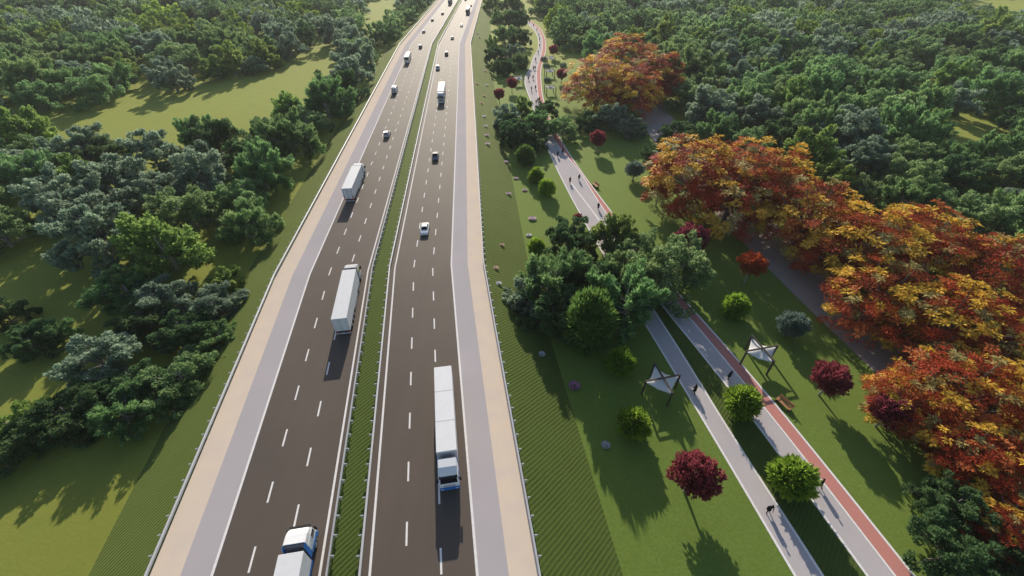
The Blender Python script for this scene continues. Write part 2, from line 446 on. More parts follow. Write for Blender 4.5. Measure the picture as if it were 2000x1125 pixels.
# ------------------------------------------------------------------ trees
def unit(a): return a / (np.linalg.norm(a, axis=1, keepdims=True) + 1e-9)
def leaves(pos, dirv, ln, wd, g, fold=0.18, droop=0.0):
    """folded four-sided leaves: base, side, tip, side"""
    n = len(pos)
    d = unit(dirv); r = unit(g.normal(size=(n, 3))); s = unit(np.cross(d, r)); nn = np.cross(s, d)
    ln = np.broadcast_to(ln, n)[:, None]; wd = np.broadcast_to(wd, n)[:, None]
    flip = np.where(nn[:, 2:3] < 0, -1, 1); nn = nn * flip
    v = np.stack([pos, pos + d * ln * .45 + s * wd * .5 + nn * ln * fold, pos + d * ln - np.array([0, 0, 1]) * ln * droop,
                  pos + d * ln * .45 - s * wd * .5 + nn * ln * fold], 1).reshape(-1, 3)
    return v, np.arange(4 * n).reshape(-1, 4)
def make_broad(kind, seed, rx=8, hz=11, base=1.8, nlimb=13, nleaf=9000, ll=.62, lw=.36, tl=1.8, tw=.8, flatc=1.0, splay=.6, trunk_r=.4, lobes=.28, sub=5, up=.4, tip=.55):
    """trunk, curved limbs, side branches, and a tuft of leaves on the end of each"""
    g = np.random.default_rng(seed)
    mb = MB(); ends = []; dirs = []
    lean = g.normal(size=2) * .25; top = hz * .45
    mb.tube([(0, 0, -.6), (lean[0] * .3, lean[1] * .3, top * .4), (lean[0], lean[1], top), (lean[0] * 1.4, lean[1] * 1.4, hz * .74)],
            [trunk_r * 1.25, trunk_r, trunk_r * .75, trunk_r * .2], 7)
    for i in range(nlimb):
        az = i * 2.39996 + g.uniform(-.35, .35); t = (i + .5) / nlimb
        el = math.asin(min(.985, max(-.1, -.10 + 1.07 * t + g.uniform(-.08, .08))))
        k = 1 + g.uniform(-lobes, lobes)
        end = np.array([math.cos(az) * math.cos(el) * rx * k, math.sin(az) * math.cos(el) * rx * k,
                        base + (hz - base) * max(0, math.sin(el)) * (1 + (k - 1) * .7) + min(0, math.sin(el)) * 4])
        st = np.array([lean[0] * .6, lean[1] * .6, max(.7, min(top * 1.3, .6 + hz * .36 * t))])
        mid = st * .5 + end * .5 + np.array([0, 0, -.07 * rx if el > .5 else .10 * rx]) + g.normal(size=3) * .06 * rx
        mb.tube([tuple(st), tuple(mid), tuple(end * .95 + mid * .05)], [trunk_r * .45, trunk_r * .26, trunk_r * .06], 5, False)
        ld = unit((end - mid)[None, :])[0]
        for s in np.linspace(.38, 1.0, sub):
            p = (1 - s)**2 * st + 2 * s * (1 - s) * mid + s * s * end
            for q in range(1 if s > .97 else 2):
                off = g.normal(size=3); off -= ld * off.dot(ld); off = off / np.linalg.norm(off)
                off[2] = abs(off[2]) * (.9 if g.uniform() < .75 else -.5)
                e = end if s > .97 else p + (off * g.uniform(.14, .30) + ld * .10) * rx
                if s < .97: mb.tube([tuple(p), tuple(p * .4 + e * .6 + np.array([0, 0, -.1])), tuple(e)], [trunk_r * .16, trunk_r * .1, trunk_r * .03], 4, False)
                ends.append(e); dd = (e - p) / rx * 2.2 + ld * .8 + np.array([0, 0, up]) if s < .97 else ld + np.array([0, 0, up]); dirs.append(dd)
    ends = np.array(ends); dirs = unit(np.array(dirs)); m = len(ends)
    size = g.uniform(.75, 1.25, m); ct = g.uniform(0, 1, m)
    idx = g.choice(m, nleaf, p=size**2 / np.sum(size**2))
    t = g.uniform(0, 1, nleaf) ** .85
    w = tw * np.sqrt(np.maximum(0, np.sin(math.pi * (.10 + .86 * t)))) * (1.05 - .45 * t)
    rad = unit(np.cross(dirs[idx], g.normal(size=(nleaf, 3)))) * (np.sqrt(g.uniform(.05, 1, nleaf)) * w)[:, None]
    rad[:, 2] *= flatc
    pos = ends[idx] + (dirs[idx] * ((t - .45) * tl)[:, None] + rad) * size[idx][:, None]
    pos[:, 2] = np.maximum(pos[:, 2], .12)
    d = dirs[idx] * (1 - splay * .5) + rad / tw * splay * 1.3 + g.normal(size=(nleaf, 3)) * .3 + np.array([0, 0, .1])
    v, f = leaves(pos, d, ll * g.uniform(.7, 1.3, nleaf), lw * g.uniform(.7, 1.3, nleaf), g)
    tint = np.clip(ct[idx] * .30 + tip * 1.35 * (t - .42) + g.uniform(0, .38, nleaf), 0, 1.15)     # paler young growth, plus sunlit tips and shaded tuft insides painted into the tint
    return mb_mesh(mb, 'trunk'), npmesh('crown', v, f, tint)
def mb_mesh(mb, name):
    me = bpy.data.meshes.new(name); me.from_pydata(mb.v, [], mb.f)
    me.polygons.foreach_set('use_smooth', np.ones(len(me.polygons), bool)); me.update()
    return me
PROTO = {}
def proto(kind, seed, leafmat, barkmat, **kw):
    tm, cm = make_broad(kind, seed, **kw)
    tm.materials.append(M[barkmat]); cm.materials.append(M[leafmat])
    PROTO.setdefault(kind, []).append((tm, cm))
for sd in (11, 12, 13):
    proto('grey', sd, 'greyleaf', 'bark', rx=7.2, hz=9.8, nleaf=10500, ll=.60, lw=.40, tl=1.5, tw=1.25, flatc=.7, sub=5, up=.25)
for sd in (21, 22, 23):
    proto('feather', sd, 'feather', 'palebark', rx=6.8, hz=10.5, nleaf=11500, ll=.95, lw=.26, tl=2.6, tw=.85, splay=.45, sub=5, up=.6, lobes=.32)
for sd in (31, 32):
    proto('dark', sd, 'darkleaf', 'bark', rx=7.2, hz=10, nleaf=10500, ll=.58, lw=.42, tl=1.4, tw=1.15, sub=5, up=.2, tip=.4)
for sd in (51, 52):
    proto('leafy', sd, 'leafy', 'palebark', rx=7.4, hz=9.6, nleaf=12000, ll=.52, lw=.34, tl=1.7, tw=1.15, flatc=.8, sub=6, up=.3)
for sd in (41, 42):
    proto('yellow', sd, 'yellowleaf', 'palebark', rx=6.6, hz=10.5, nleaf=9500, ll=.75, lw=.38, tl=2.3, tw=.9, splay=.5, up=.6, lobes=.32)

KIND_WORDS = {'grey': 'grey-green tree', 'feather': 'feathery green tree', 'dark': 'dark green tree', 'yellow': 'yellow-green tree', 'leafy': 'leafy green tree'}
ORD = ['', 'second ', 'third ', 'fourth ', 'fifth ', 'sixth ', 'seventh ', 'eighth ', 'ninth ', 'tenth ', 'eleventh ', 'twelfth ', 'thirteenth ', 'fourteenth ', 'fifteenth ', 'sixteenth ', 'seventeenth ', 'eighteenth ', 'nineteenth ', 'twentieth ']
def tree(name, kind, x, y, r, variant=0, rz=0, zs=1.0):
    tm, cm = PROTO[kind][variant % len(PROTO[kind])]
    s = r / 8.0
    root = empty(name, (x, y, ZG), rz, (s, s, s * zs))
    link('trunk', tm, None, root); link('crown', cm, None, root)
    return root
FOREST = []                                # (kind, zone phrase, px, py, root)
# explicit trees of the park: kind, crown centre (photo px), radius in px
EXPL = {
 'in the big clump covering the path': [('dark', 1112, 465, 55), ('yellow', 1192, 462, 60), ('feather', 1075, 545, 76), ('grey', 1025, 580, 55), ('dark', 1080, 612, 62), ('leafy', 1308, 522, 86), ('feather', 1228, 585, 82), ('dark', 1165, 545, 66), ('leafy', 1252, 490, 58), ('dark', 1120, 570, 52), ('feather', 1215, 540, 60)],
 'in the guardrail clump at the far path bend': [('grey', 988, 228, 34), ('yellow', 1020, 215, 26), ('dark', 1012, 262, 40), ('dark', 1000, 245, 30), ('feather', 1045, 245, 36), ('dark', 1068, 215, 28), ('leafy', 1100, 248, 33), ('dark', 1048, 282, 24)],
 'below the far autumn trees, right of the path': [('dark', 1150, 240, 30), ('grey', 1195, 232, 40), ('yellow', 1228, 225, 28), ('grey', 1232, 250, 30)],
 'in the tree row between far guardrail and path': [('yellow', 962, 8, 22), ('feather', 1000, 8, 26), ('feather', 978, 38, 24), ('dark', 1012, 38, 26), ('yellow', 960, 85, 15), ('feather', 985, 68, 24), ('dark', 1015, 75, 24), ('dark', 968, 108, 24), ('grey', 1005, 105, 24), ('feather', 1018, 120, 20), ('dark', 990, 132, 24), ('dark', 972, 132, 18)],
 'at the bottom right corner below the autumn trees': [('dark', 1868, 985, 68), ('dark', 1862, 1080, 80), ('feather', 1925, 950, 50), ('dark', 1990, 1100, 60)],
 'behind the dip of the autumn row': [('yellow', 1622, 348, 46), ('leafy', 1690, 372, 40)],
 'on the lawn edge right of the far path': [('dark', 1320, 265, 40), ('grey', 1305, 305, 32), ('dark', 1275, 300, 26)],
}
def expl_tree(zone, kind, px, py, rp, hc=5.0):
    z = ZG + hc
    r = rp / pxm(py, z)
    for _ in range(3):
        z = ZG + .62 * r * 1.0; r = rp / pxm(py, z)
    w = G(px, py, z)
    root = tree('broadleaf_tree', kind, w[0], w[1], r * 0.98, int(rng.integers(0, 3)), rng.uniform(0, 6.28), .74 if 'left wood' in zone or 'left grass' in zone else 1.0)
    FOREST.append((kind, zone, px, py, root))
    return (w[0], w[1], r)
TAKEN = []
for zone, lst in EXPL.items():
    for a in lst: TAKEN.append(expl_tree(zone, *a))
# hand-placed trees on the left side
LN = 'at the near end of the left wood'
HAND = [('feather', 228, 800, 70, 'on the bottom left grass below the wood edge'), ('dark', 60, 668, 50, 'on the dark left clearing'), ('feather', 108, 650, 34, 'on the dark left clearing'),
        ('yellow', 420, 138, 27, 'standing alone on the left meadow'), ('grey', 495, 128, 25, 'standing alone on the left meadow'), ('dark', 10, 615, 42, 'on the dark left clearing'),
        ('feather', 240, 560, 66, LN), ('grey', 318, 575, 68, LN), ('dark', 275, 622, 60, LN), ('grey', 415, 588, 58, LN), ('yellow', 438, 545, 40, LN), ('dark', 360, 640, 62, LN), ('feather', 425, 655, 46, LN),
        ('grey', 190, 695, 82, LN), ('leafy', 345, 730, 74, LN), ('dark', 275, 752, 66, LN), ('dark', 120, 800, 78, LN), ('yellow', 42, 812, 52, LN), ('dark', 15, 870, 70, LN), ('dark', 190, 770, 60, LN), ('leafy', 400, 712, 42, LN)]
for k, px, py, rp, zone in HAND: TAKEN.append(expl_tree(zone, k, px, py, rp))
# forest scatter -------------------------------------------------
def inpoly(x, y, poly):
    c = False; j = len(poly) - 1
    for i in range(len(poly)):
        xi, yi = poly[i]; xj, yj = poly[j]
        if (yi > y) != (yj > y) and x < (xj - xi) * (y - yi) / (yj - yi) + xi: c = not c
        j = i
    return c
CLEAR = [
 [(55, 236), (190, 203), (310, 186), (400, 166), (560, 128), (640, 82), (668, 92), (600, 150), (560, 165), (480, 210), (432, 235), (350, 222), (352, 275), (330, 275), (300, 248), (180, 244), (100, 246)],
 [(735, -10), (775, -10), (765, 18), (712, 52), (700, 40)],
 [(380, 98), (425, 90), (420, 122), (385, 125)],
 [(30, 430), (70, 400), (135, 368), (140, 380), (80, 425), (45, 450)],
 [(-40, 535), (60, 505), (190, 508), (196, 560), (170, 640), (110, 645), (20, 705), (-40, 700)],
 [(-60, 750), (50, 690), (110, 690), (165, 740), (110, 752), (-60, 800)],
 [(-300, 960), (130, 880), (290, 800), (350, 790), (175, 1260), (-300, 1260)],
 [(1865, -10), (2060, -10), (2060, 16), (1950, 9), (1880, 4)],
 [(1878, 214), (1962, 216), (1950, 262), (1900, 250)],
 [(1795, 140), (1832, 140), (1826, 172), (1797, 168)],
]
# boundary of the right-hand wood: everything with its base right of this line (photo px of the bases)
RB = [tuple(G(*p)[:2]) for p in [(1040, 12), (1078, 62), (1096, 92), (1150, 120), (1250, 205), (1340, 262), (1480, 330), (1640, 410), (1800, 480), (2040, 560)]]
def right_bound(Y):
    ys = [q[1] for q in RB][::-1]; xs = [q[0] for q in RB][::-1]
    return float(np.interp(Y, ys, xs))
pts = []
g = np.random.default_rng(5)
def blocked(x, y, r):
    hz = r * 1.52
    for dx, dz in ((0, .1), (0, .55), (0, .95), (-.8, .35), (.8, .35), (-.6, .75), (.6, .75), (-.5, .1), (.5, .1)):
        a, b = P(x + dx * r, y, ZG + dz * hz)
        for c in CLEAR:
            if inpoly(a, b, c): return True
    return False
cand = []
for _ in range(60000):
    Y = g.uniform(8, 640); X = g.uniform(-1, 1) * (90 + Y * 1.25) - 5
    cand.append((X, Y))
far_pts = []
for X, Y in cand:
    px, py = P(X, Y, ZG + 4)
    if px < -110 or px > 2110 or py > 1230: continue
    left = X < at_line(-FOOT, Y)[0].x
    r = g.uniform(6.6, 10.6)
    if Y > 150: r *= 1.18
    if left:
        if py > 500: continue
        if X > at_line(-FOOT, Y)[0].x - r * .30: continue
    else:
        if X < at_line(FOOT, Y)[0].x + r * .6: continue
        if X < right_bound(Y) + r * .3: continue
        if Y < 60: continue
    if blocked(X, Y, r): continue
    ok = True
    lim = (.84 if left else .76) if py < 215 else .72
    for (a, b, c) in pts:
        if (a - X)**2 + (b - Y)**2 < ((r + c) * lim)**2: ok = False; break
    if ok:
        for (a, b, c) in TAKEN:
            if (a - X)**2 + (b - Y)**2 < ((r + c) * .55)**2: ok = False; break
    if ok: pts.append((X, Y, r))
pts.sort(key=lambda t: t[1])
near = pts[:232]; far_pts = pts[232:]
print('forest trees', len(pts), 'individual', len(near), 'max Y', near[-1][1])
def zone_of(x, y, px, py):
    if x < 0 and px < 900:
        if y > 255: return 'in the back of the left wood' if y > 330 else 'in the middle of the left wood'
        mead = (px < 700 and py < 215 - .15 * (px - 100) and y > 150)
        if mead: return "along the left meadow's far edge"
        if py > 520: return 'at the near end of the left wood'
        if py > 380: return 'around the dark clearing left of the highway'
        if py > 270: return 'in the wood just below the left meadow'
        return 'in the far belt along the left guardrail'
    if y > 330: return 'in the back of the right wood'
    if px < 1400: return 'in the right wood behind the far autumn trees'
    if y > 230: return 'in the middle of the right wood'
    if y > 165: return 'in the right wood, halfway behind the autumn trees'
    return 'in the right wood just behind the autumn trees'
g2 = np.random.default_rng(77)
for X, Y, r in near:
    px, py = P(X, Y, ZG + 5)
    right = X > 0
    k = g2.choice(['grey', 'feather', 'dark', 'yellow', 'leafy'], p=[.26, .28, .10, .11, .25] if right else [.28, .27, .16, .08, .21])
    root = tree('broadleaf_tree', k, X, Y, r, int(g2.integers(0, 3)), g2.uniform(0, 6.28), g2.uniform(.9, 1.15))
    FOREST.append((k, zone_of(X, Y, px, py), px, py, root))
from collections import defaultdict
zz = defaultdict(list)
for k, zone, px, py, root in FOREST: zz[(k, zone)].append((px, root))
for (k, zone), lst in zz.items():
    lst.sort(key=lambda t: t[0]); n = len(lst)
    for i, (px, root) in enumerate(lst):
        w = KIND_WORDS[k]
        if n == 1: lab = f'{w} {zone}'
        elif i < (n + 1) // 2: lab = ('leftmost ' if i == 0 else ORD[min(i, 19)]) + w + (' ' if i == 0 else ' from the left ') + zone
        else:
            j = n - 1 - i; lab = ('rightmost ' if j == 0 else ORD[min(j, 19)]) + w + (' ' if j == 0 else ' from the right ') + zone
        tag(root, lab, 'tree', 'green trees ' + zone)
# far wood: one mass
FARC = [((.095, .165, .115), (.40, .52, .35)), ((.062, .155, .066), (.29, .45, .15)), ((.036, .092, .040), (.15, .25, .09)), ((.085, .19, .035), (.40, .54, .09)), ((.078, .175, .068), (.34, .49, .19))]
def far_mass(pl):
    V = []; Fc = []; T = []; n0 = 0
    g = np.random.default_rng(3)
    lows = []
    for sd in range(4):
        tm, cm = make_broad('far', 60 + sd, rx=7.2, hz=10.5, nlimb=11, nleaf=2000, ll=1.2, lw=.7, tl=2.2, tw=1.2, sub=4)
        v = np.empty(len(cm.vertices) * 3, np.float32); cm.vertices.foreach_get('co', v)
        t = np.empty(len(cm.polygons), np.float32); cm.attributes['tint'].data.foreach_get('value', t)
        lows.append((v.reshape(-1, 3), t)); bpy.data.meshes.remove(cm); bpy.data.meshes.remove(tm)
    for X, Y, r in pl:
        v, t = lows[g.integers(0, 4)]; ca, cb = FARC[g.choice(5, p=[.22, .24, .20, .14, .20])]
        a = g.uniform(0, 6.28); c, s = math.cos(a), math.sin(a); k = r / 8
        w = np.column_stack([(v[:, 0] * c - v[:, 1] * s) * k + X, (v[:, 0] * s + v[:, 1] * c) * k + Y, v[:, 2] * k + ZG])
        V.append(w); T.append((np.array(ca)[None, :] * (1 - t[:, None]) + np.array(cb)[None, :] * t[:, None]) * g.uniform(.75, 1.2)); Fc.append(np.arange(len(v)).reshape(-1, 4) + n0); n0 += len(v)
    me = npmesh('far_wood', np.concatenate(V), np.concatenate(Fc), None, np.concatenate(T))
    return tag(link('far_wood', me, M['farleaf']), 'far wood of green trees filling the top of the view', 'wood', None, 'stuff')
M['farleaf'] = mat_leaf('far_wood_leaf', None, None, 0.42, attr='leafcol', vary=0, hue=0)
if far_pts: far_mass(far_pts)

# ------------------------------------------------------------------ autumn trees
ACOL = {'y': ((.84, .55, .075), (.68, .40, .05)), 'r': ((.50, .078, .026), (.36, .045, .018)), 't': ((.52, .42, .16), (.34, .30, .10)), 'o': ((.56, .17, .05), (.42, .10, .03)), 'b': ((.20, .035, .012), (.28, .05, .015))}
def make_autumn(seed, rx=7.6, hz=12.0):
    """domed crown of separate leaf plates; every plate has the leaf colour of its own branch"""
    g = np.random.default_rng(seed)
    mb = MB(); mb.tube([(0, 0, -.6), (.1, 0, 2.4), (.2, .1, 5.5)], [.6, .42, .3], 8)
    V = []; Fc = []; C = []; n0 = 0
    npatch = 205
    base = 2.8
    for i in range(npatch):
        t = (i + .5) / npatch
        el = math.asin(max(-.38, min(.995, -.38 + 1.37 * t))); az = i * 2.39996 + g.uniform(-.25, .25)
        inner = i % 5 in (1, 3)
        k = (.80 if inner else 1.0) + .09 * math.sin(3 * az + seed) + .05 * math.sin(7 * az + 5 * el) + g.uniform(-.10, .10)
        dirn = np.array([math.cos(az) * math.cos(el), math.sin(az) * math.cos(el), math.sin(el)])
        c = dirn * np.array([rx, rx, (hz - base - 2.2)]) * k + np.array([0, 0, base + 2.2])
        if i % 6 == 0:
            mid = c * .5 + np.array([0, 0, 3.0]) * .5 + g.normal(size=3) * .3
            mb.tube([(.15, .05, 3.6 + 1.6 * t), tuple(mid), tuple(c * .95 + mid * .05)], [.24, .14, .05], 5, False)
        # neighbouring branches turn colour together
        patch = mnoise.noise(Vector(c) * .34 + Vector((seed * 3.1, 0, 0))) + g.uniform(-.10, .10)
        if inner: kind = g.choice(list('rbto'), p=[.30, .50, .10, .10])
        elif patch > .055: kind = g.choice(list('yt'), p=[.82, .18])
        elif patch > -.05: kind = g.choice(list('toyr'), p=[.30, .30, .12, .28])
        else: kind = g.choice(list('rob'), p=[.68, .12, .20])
        for s in range(int(g.integers(2, 4)) if not inner else 2):
            pc = c + g.normal(size=3) * np.array([.62, .62, .22])
            out = unit((pc - np.array([0, 0, base]))[None, :])[0]
            up = unit((out * .55 + np.array([0, 0, 1.0]) + g.normal(size=3) * .18)[None, :])[0]
            a = unit(np.cross(up, g.normal(size=3))[None, :])[0]; b = np.cross(up, a)
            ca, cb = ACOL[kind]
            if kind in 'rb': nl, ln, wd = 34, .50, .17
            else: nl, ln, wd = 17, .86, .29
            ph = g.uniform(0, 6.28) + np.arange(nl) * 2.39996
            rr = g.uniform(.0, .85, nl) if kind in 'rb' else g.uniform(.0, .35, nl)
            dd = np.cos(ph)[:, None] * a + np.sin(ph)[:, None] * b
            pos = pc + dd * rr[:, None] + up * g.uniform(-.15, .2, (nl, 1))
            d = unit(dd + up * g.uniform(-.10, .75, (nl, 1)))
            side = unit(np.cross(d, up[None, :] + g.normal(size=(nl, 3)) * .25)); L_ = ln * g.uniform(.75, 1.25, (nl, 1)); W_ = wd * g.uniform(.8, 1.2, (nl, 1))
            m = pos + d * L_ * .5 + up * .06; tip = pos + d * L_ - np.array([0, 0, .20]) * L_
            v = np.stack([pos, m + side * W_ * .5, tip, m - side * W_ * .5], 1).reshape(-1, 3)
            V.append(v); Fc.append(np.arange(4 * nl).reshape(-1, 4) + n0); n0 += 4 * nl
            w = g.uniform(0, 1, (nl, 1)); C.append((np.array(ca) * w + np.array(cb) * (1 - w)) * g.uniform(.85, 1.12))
    cm = npmesh('crown', np.concatenate(V), np.concatenate(Fc), None, np.concatenate(C))
    tm = mb_mesh(mb, 'trunk'); tm.materials.append(M['bark']); cm.materials.append(M['autumn'])
    return tm, cm
PROTO['autumn'] = [make_autumn(s) for s in (101, 102, 103, 104)]
AUT = [ # crown centre px, radius px, label
 (1168, 162, 62, 'orange and yellow tree at the left front of the far autumn clump by the path'),
 (1222, 122, 58, 'orange and yellow tree at the back of the far autumn clump, against the wood'),
 (1275, 148, 56, 'orange and yellow tree at the right end of the far autumn clump'),
 (1228, 174, 62, 'orange and yellow tree at the front of the far autumn clump, above green trees'),
 (1352, 346, 88, 'red and gold tree at the left end of the row, over a thin red tree'),
 (1480, 352, 92, 'red and gold tree at the back of the long autumn row, against the green wood'),
 (1428, 388, 84, 'red and gold tree at the front of the row, trunk by the grey road'),
 (1585, 435, 86, 'lower red-brown tree in the dip of the autumn row, beside a yellow-green tree'),
 (1680, 490, 98, 'red and gold tree just right of the dip in the autumn row'),
 (1800, 478, 100, 'red and gold tree at the top of the big right autumn mass'),
 (1905, 535, 98, 'red and gold tree at the right shoulder of the big autumn mass'),
 (1722, 582, 90, 'red and gold tree overhanging the open stretch of grey road'),
 (1845, 630, 100, 'red and gold tree in the middle of the big right autumn mass'),
 (1965, 650, 95, 'red and gold tree at the right picture edge, in the big mass'),
 (1790, 782, 78, 'red and yellow tree jutting left over the lawn, beside the maroon tree'),
 (1890, 770, 104, 'red and yellow tree in the lower autumn mass behind the jutting one'),
 (1990, 790, 90, 'red and yellow tree at the right picture edge in the lower autumn mass'),
 (1905, 885, 84, 'yellow-topped tree low in the autumn mass, above a dark green tree'),
 (1985, 905, 84, 'orange tree at the right picture edge above the bottom right corner'),
 (1985, 1030, 66, 'yellow and red tree lowest of the autumn trees, in the bottom right corner'),
]
for i, (px, py, rp, lab) in enumerate(AUT):
    z = ZG + 6; r = rp / pxm(py, z)
    for _ in range(3): z = ZG + .78 * r; r = rp / pxm(py, z)
    w = G(px, py, z)
    root = tree('autumn_tree', 'autumn', w[0], w[1], r, i, rng.uniform(0, 6.28), rng.uniform(.92, 1.08))
    tag(root, lab, 'autumn tree', 'autumn coloured trees right of the park')

# ------------------------------------------------------------------ small ornamental trees and bushes
def make_ball(seed, leafmat, bark, r=1.0, hc=1.75, nclump=46, nleaf=4200, ll=.16, lw=.075, squash=.85, trunk=True, cr=.26, up=.4, egg=0.0, bumpy=.12):
    """small tree of radius 1 with its crown centre at height hc; scaled when placed"""
    g = np.random.default_rng(seed)
    mb = MB()
    mb.tube([(0, 0, -.15), (.02, .0, hc * .35), (.05, .02, hc * .75), (.03, 0, hc + .2)], [.085, .055, .045, .02], 7)
    cl = []
    for i in range(nclump):
        t = (i + .5) / nclump; z = 1 - 2 * t; a = i * 2.39996; q = math.sqrt(1 - z * z)
        k = (1 - cr * .8) * (1 + g.uniform(-bumpy, bumpy))
        w = q * (1 - egg * z)
        cl.append(np.array([math.cos(a) * w * k, math.sin(a) * w * k, hc + z * squash * k]))
        if i % 6 == 0: mb.tube([(.03, .01, hc * .6), tuple(cl[-1] * .5 + np.array([0, 0, hc * .35])), tuple(cl[-1])], [.03, .02, .006], 4, False)
    cl = np.array(cl); ct = g.uniform(0, 1, len(cl))
    idx = g.integers(0, len(cl), nleaf)
    off = unit(g.normal(size=(nleaf, 3))) * g.uniform(0, 1, (nleaf, 1)) ** .4 * cr
    inner = g.uniform(0, 1, nleaf) < .12
    pos = cl[idx] + off
    pos[inner] = np.array([0, 0, hc]) + (pos[inner] - np.array([0, 0, hc])) * .5
    d = unit(pos - np.array([0, 0, hc * .85])) + unit(off) * .5 + np.array([0, 0, up]) + g.normal(size=(nleaf, 3)) * .25
    v, f = leaves(pos, d, ll * g.uniform(.7, 1.3, nleaf), lw * g.uniform(.7, 1.3, nleaf), g)
    v[:, 2] = np.maximum(v[:, 2], .02)
    tint = np.clip(ct[idx] * .5 + g.uniform(0, .6, nleaf), 0, 1)
    cm = npmesh('crown', v, f, tint); tm = mb_mesh(mb, 'trunk')
    tm.materials.append(M[bark]); cm.materials.append(M[leafmat])
    return tm, cm
PROTO['maroon'] = [make_ball(s, 'maroon', 'palebark', hc=1.75, ll=.16, lw=.10, nleaf=4200, nclump=34, cr=.27, squash=.82, bumpy=.22) for s in (201, 202)]
PROTO['red'] = [make_ball(s, 'redleaf', 'palebark', hc=2.15, ll=.15, lw=.08, nleaf=4200, cr=.27, squash=.72, bumpy=.2, nclump=38) for s in (211,)]
PROTO['bright'] = [make_ball(s, 'brightleaf', 'bark', hc=1.12, ll=.34, lw=.12, nleaf=2600, nclump=44, cr=.25, squash=1.02, up=.55, egg=.15, bumpy=.2) for s in (221, 222)]
PROTO['dense'] = [make_ball(s, 'coneleaf', 'bark', hc=1.3, ll=.24, lw=.075, nleaf=5200, nclump=70, cr=.22, squash=1.25, up=.6, egg=.15) for s in (231,)]
PROTO['bluegreen'] = [make_ball(s, 'blueleaf', 'bark', hc=1.35, ll=.17, lw=.10, nleaf=3600, cr=.28, squash=.85, bumpy=.25, nclump=34) for s in (241,)]
def small_tree(name, kind, px, py, rp, label, cat, group, hc, zs=1.0, v=0, follow_trunk=None):
    r = 3.0
    for _ in range(4): z = ZG + hc * r; r = rp * {'maroon': .80, 'red': .85, 'bright': .76, 'dense': .80, 'bluegreen': .85}[kind] / pxm(py, z)
    w = G(px, py, z)
    tm, cm = PROTO[kind][v % len(PROTO[kind])]
    root = empty(name, (w[0], w[1], ZG), rng.uniform(0, 6.28), (r, r, r * zs))
    link('trunk', tm, None, root); link('crown', cm, None, root)
    tag(root, label, cat, group)
MG = 'maroon ornamental trees on the park lawn'
for i, (px, py, rp, lab) in enumerate([
    (1357, 926, 55, 'largest maroon tree, on the near lawn left of the grey walking path'),
    (1625, 738, 40, 'maroon tree on the lawn right of the red path and wooden bench'),
    (1742, 800, 42, 'maroon tree half hidden under the jutting autumn tree'),
    (1352, 464, 36, 'dark maroon tree beside the big clump, below the long autumn row'),
    (1168, 270, 19, 'maroon tree alone on the lawn where the far path reappears'),
    (975, 183, 13, 'maroon tree near the guardrail, above the far bend clump'),
    (1000, 162, 12.5, 'maroon tree left of the far path, beside a sail shelter'),
    (1097, 144, 12.5, 'maroon tree right of far path, touching the far autumn clump'),
    (1081, 97, 10.5, 'farthest maroon tree, at the wood edge right of the curving path'),
    (1128, 426, 12, 'reddish maroon tree peeking out above the big clump beside the path')]):
    small_tree('maroon_tree', 'maroon', px, py, rp, lab, 'maroon tree', MG, 1.75, 1.0, i)
for px, py, rp, lab in [(1291, 360, 26, 'thin-trunked red tree at the left end of the autumn row'), (1470, 514, 29, 'rust-red tree beside the grey road, right of the big clump'), (1925, 925, 32, 'bright red small tree among dark green leaves in the lower right')]:
    small_tree('red_tree', 'red', px, py, rp, lab, 'red tree', 'small red trees by the autumn row', 2.15, 1.0, 0)
BG = 'bright green bushes and small trees in the park'
for i, (px, py, rp, lab) in enumerate([
    (1548, 932, 47, 'bright green round tree on the grass strip between paths, nearest the camera'),
    (1452, 785, 38, 'bright green round tree on the grass strip, left of the wooden bench'),
    (1237, 825, 36, 'bright green bush on the lawn below the left sail shelter'),
    (1437, 598, 29, 'bright green bush beside the red path, below the rust-red tree'),
    (1212, 706, 32, 'green bush on the lawn at the foot of the tall dense bush'),
    (1068, 366, 19, 'right-hand of two small bushes left of the far path'),
    (1047, 343, 17, 'left-hand of two small bushes left of the far path'),
    (1048, 482, 20, 'small green bush at the left edge of the big clump')]):
    small_tree('green_bush', 'bright', px, py, rp, lab, 'bush', BG, 1.12, 1.0, i)
small_tree('green_bush', 'dense', 1152, 634, 56, 'tall dense dark green bush in front of the big clump', 'bush', BG, 1.3, 1.2)
small_tree('green_bush', 'dense', 1027, 300, 22, 'rounded dark green bush below the far bend clump', 'bush', BG, 1.3, .85)
small_tree('blue_green_tree', 'bluegreen', 1550, 632, 30, 'small blue-green tree right of the right sail shelter', 'small tree', 'small blue-green trees', 1.35)
small_tree('blue_green_tree', 'bluegreen', 1240, 330, 19, 'small blue-green tree at the shaded wood edge left of the long autumn row', 'small tree', 'small blue-green trees', 1.35)

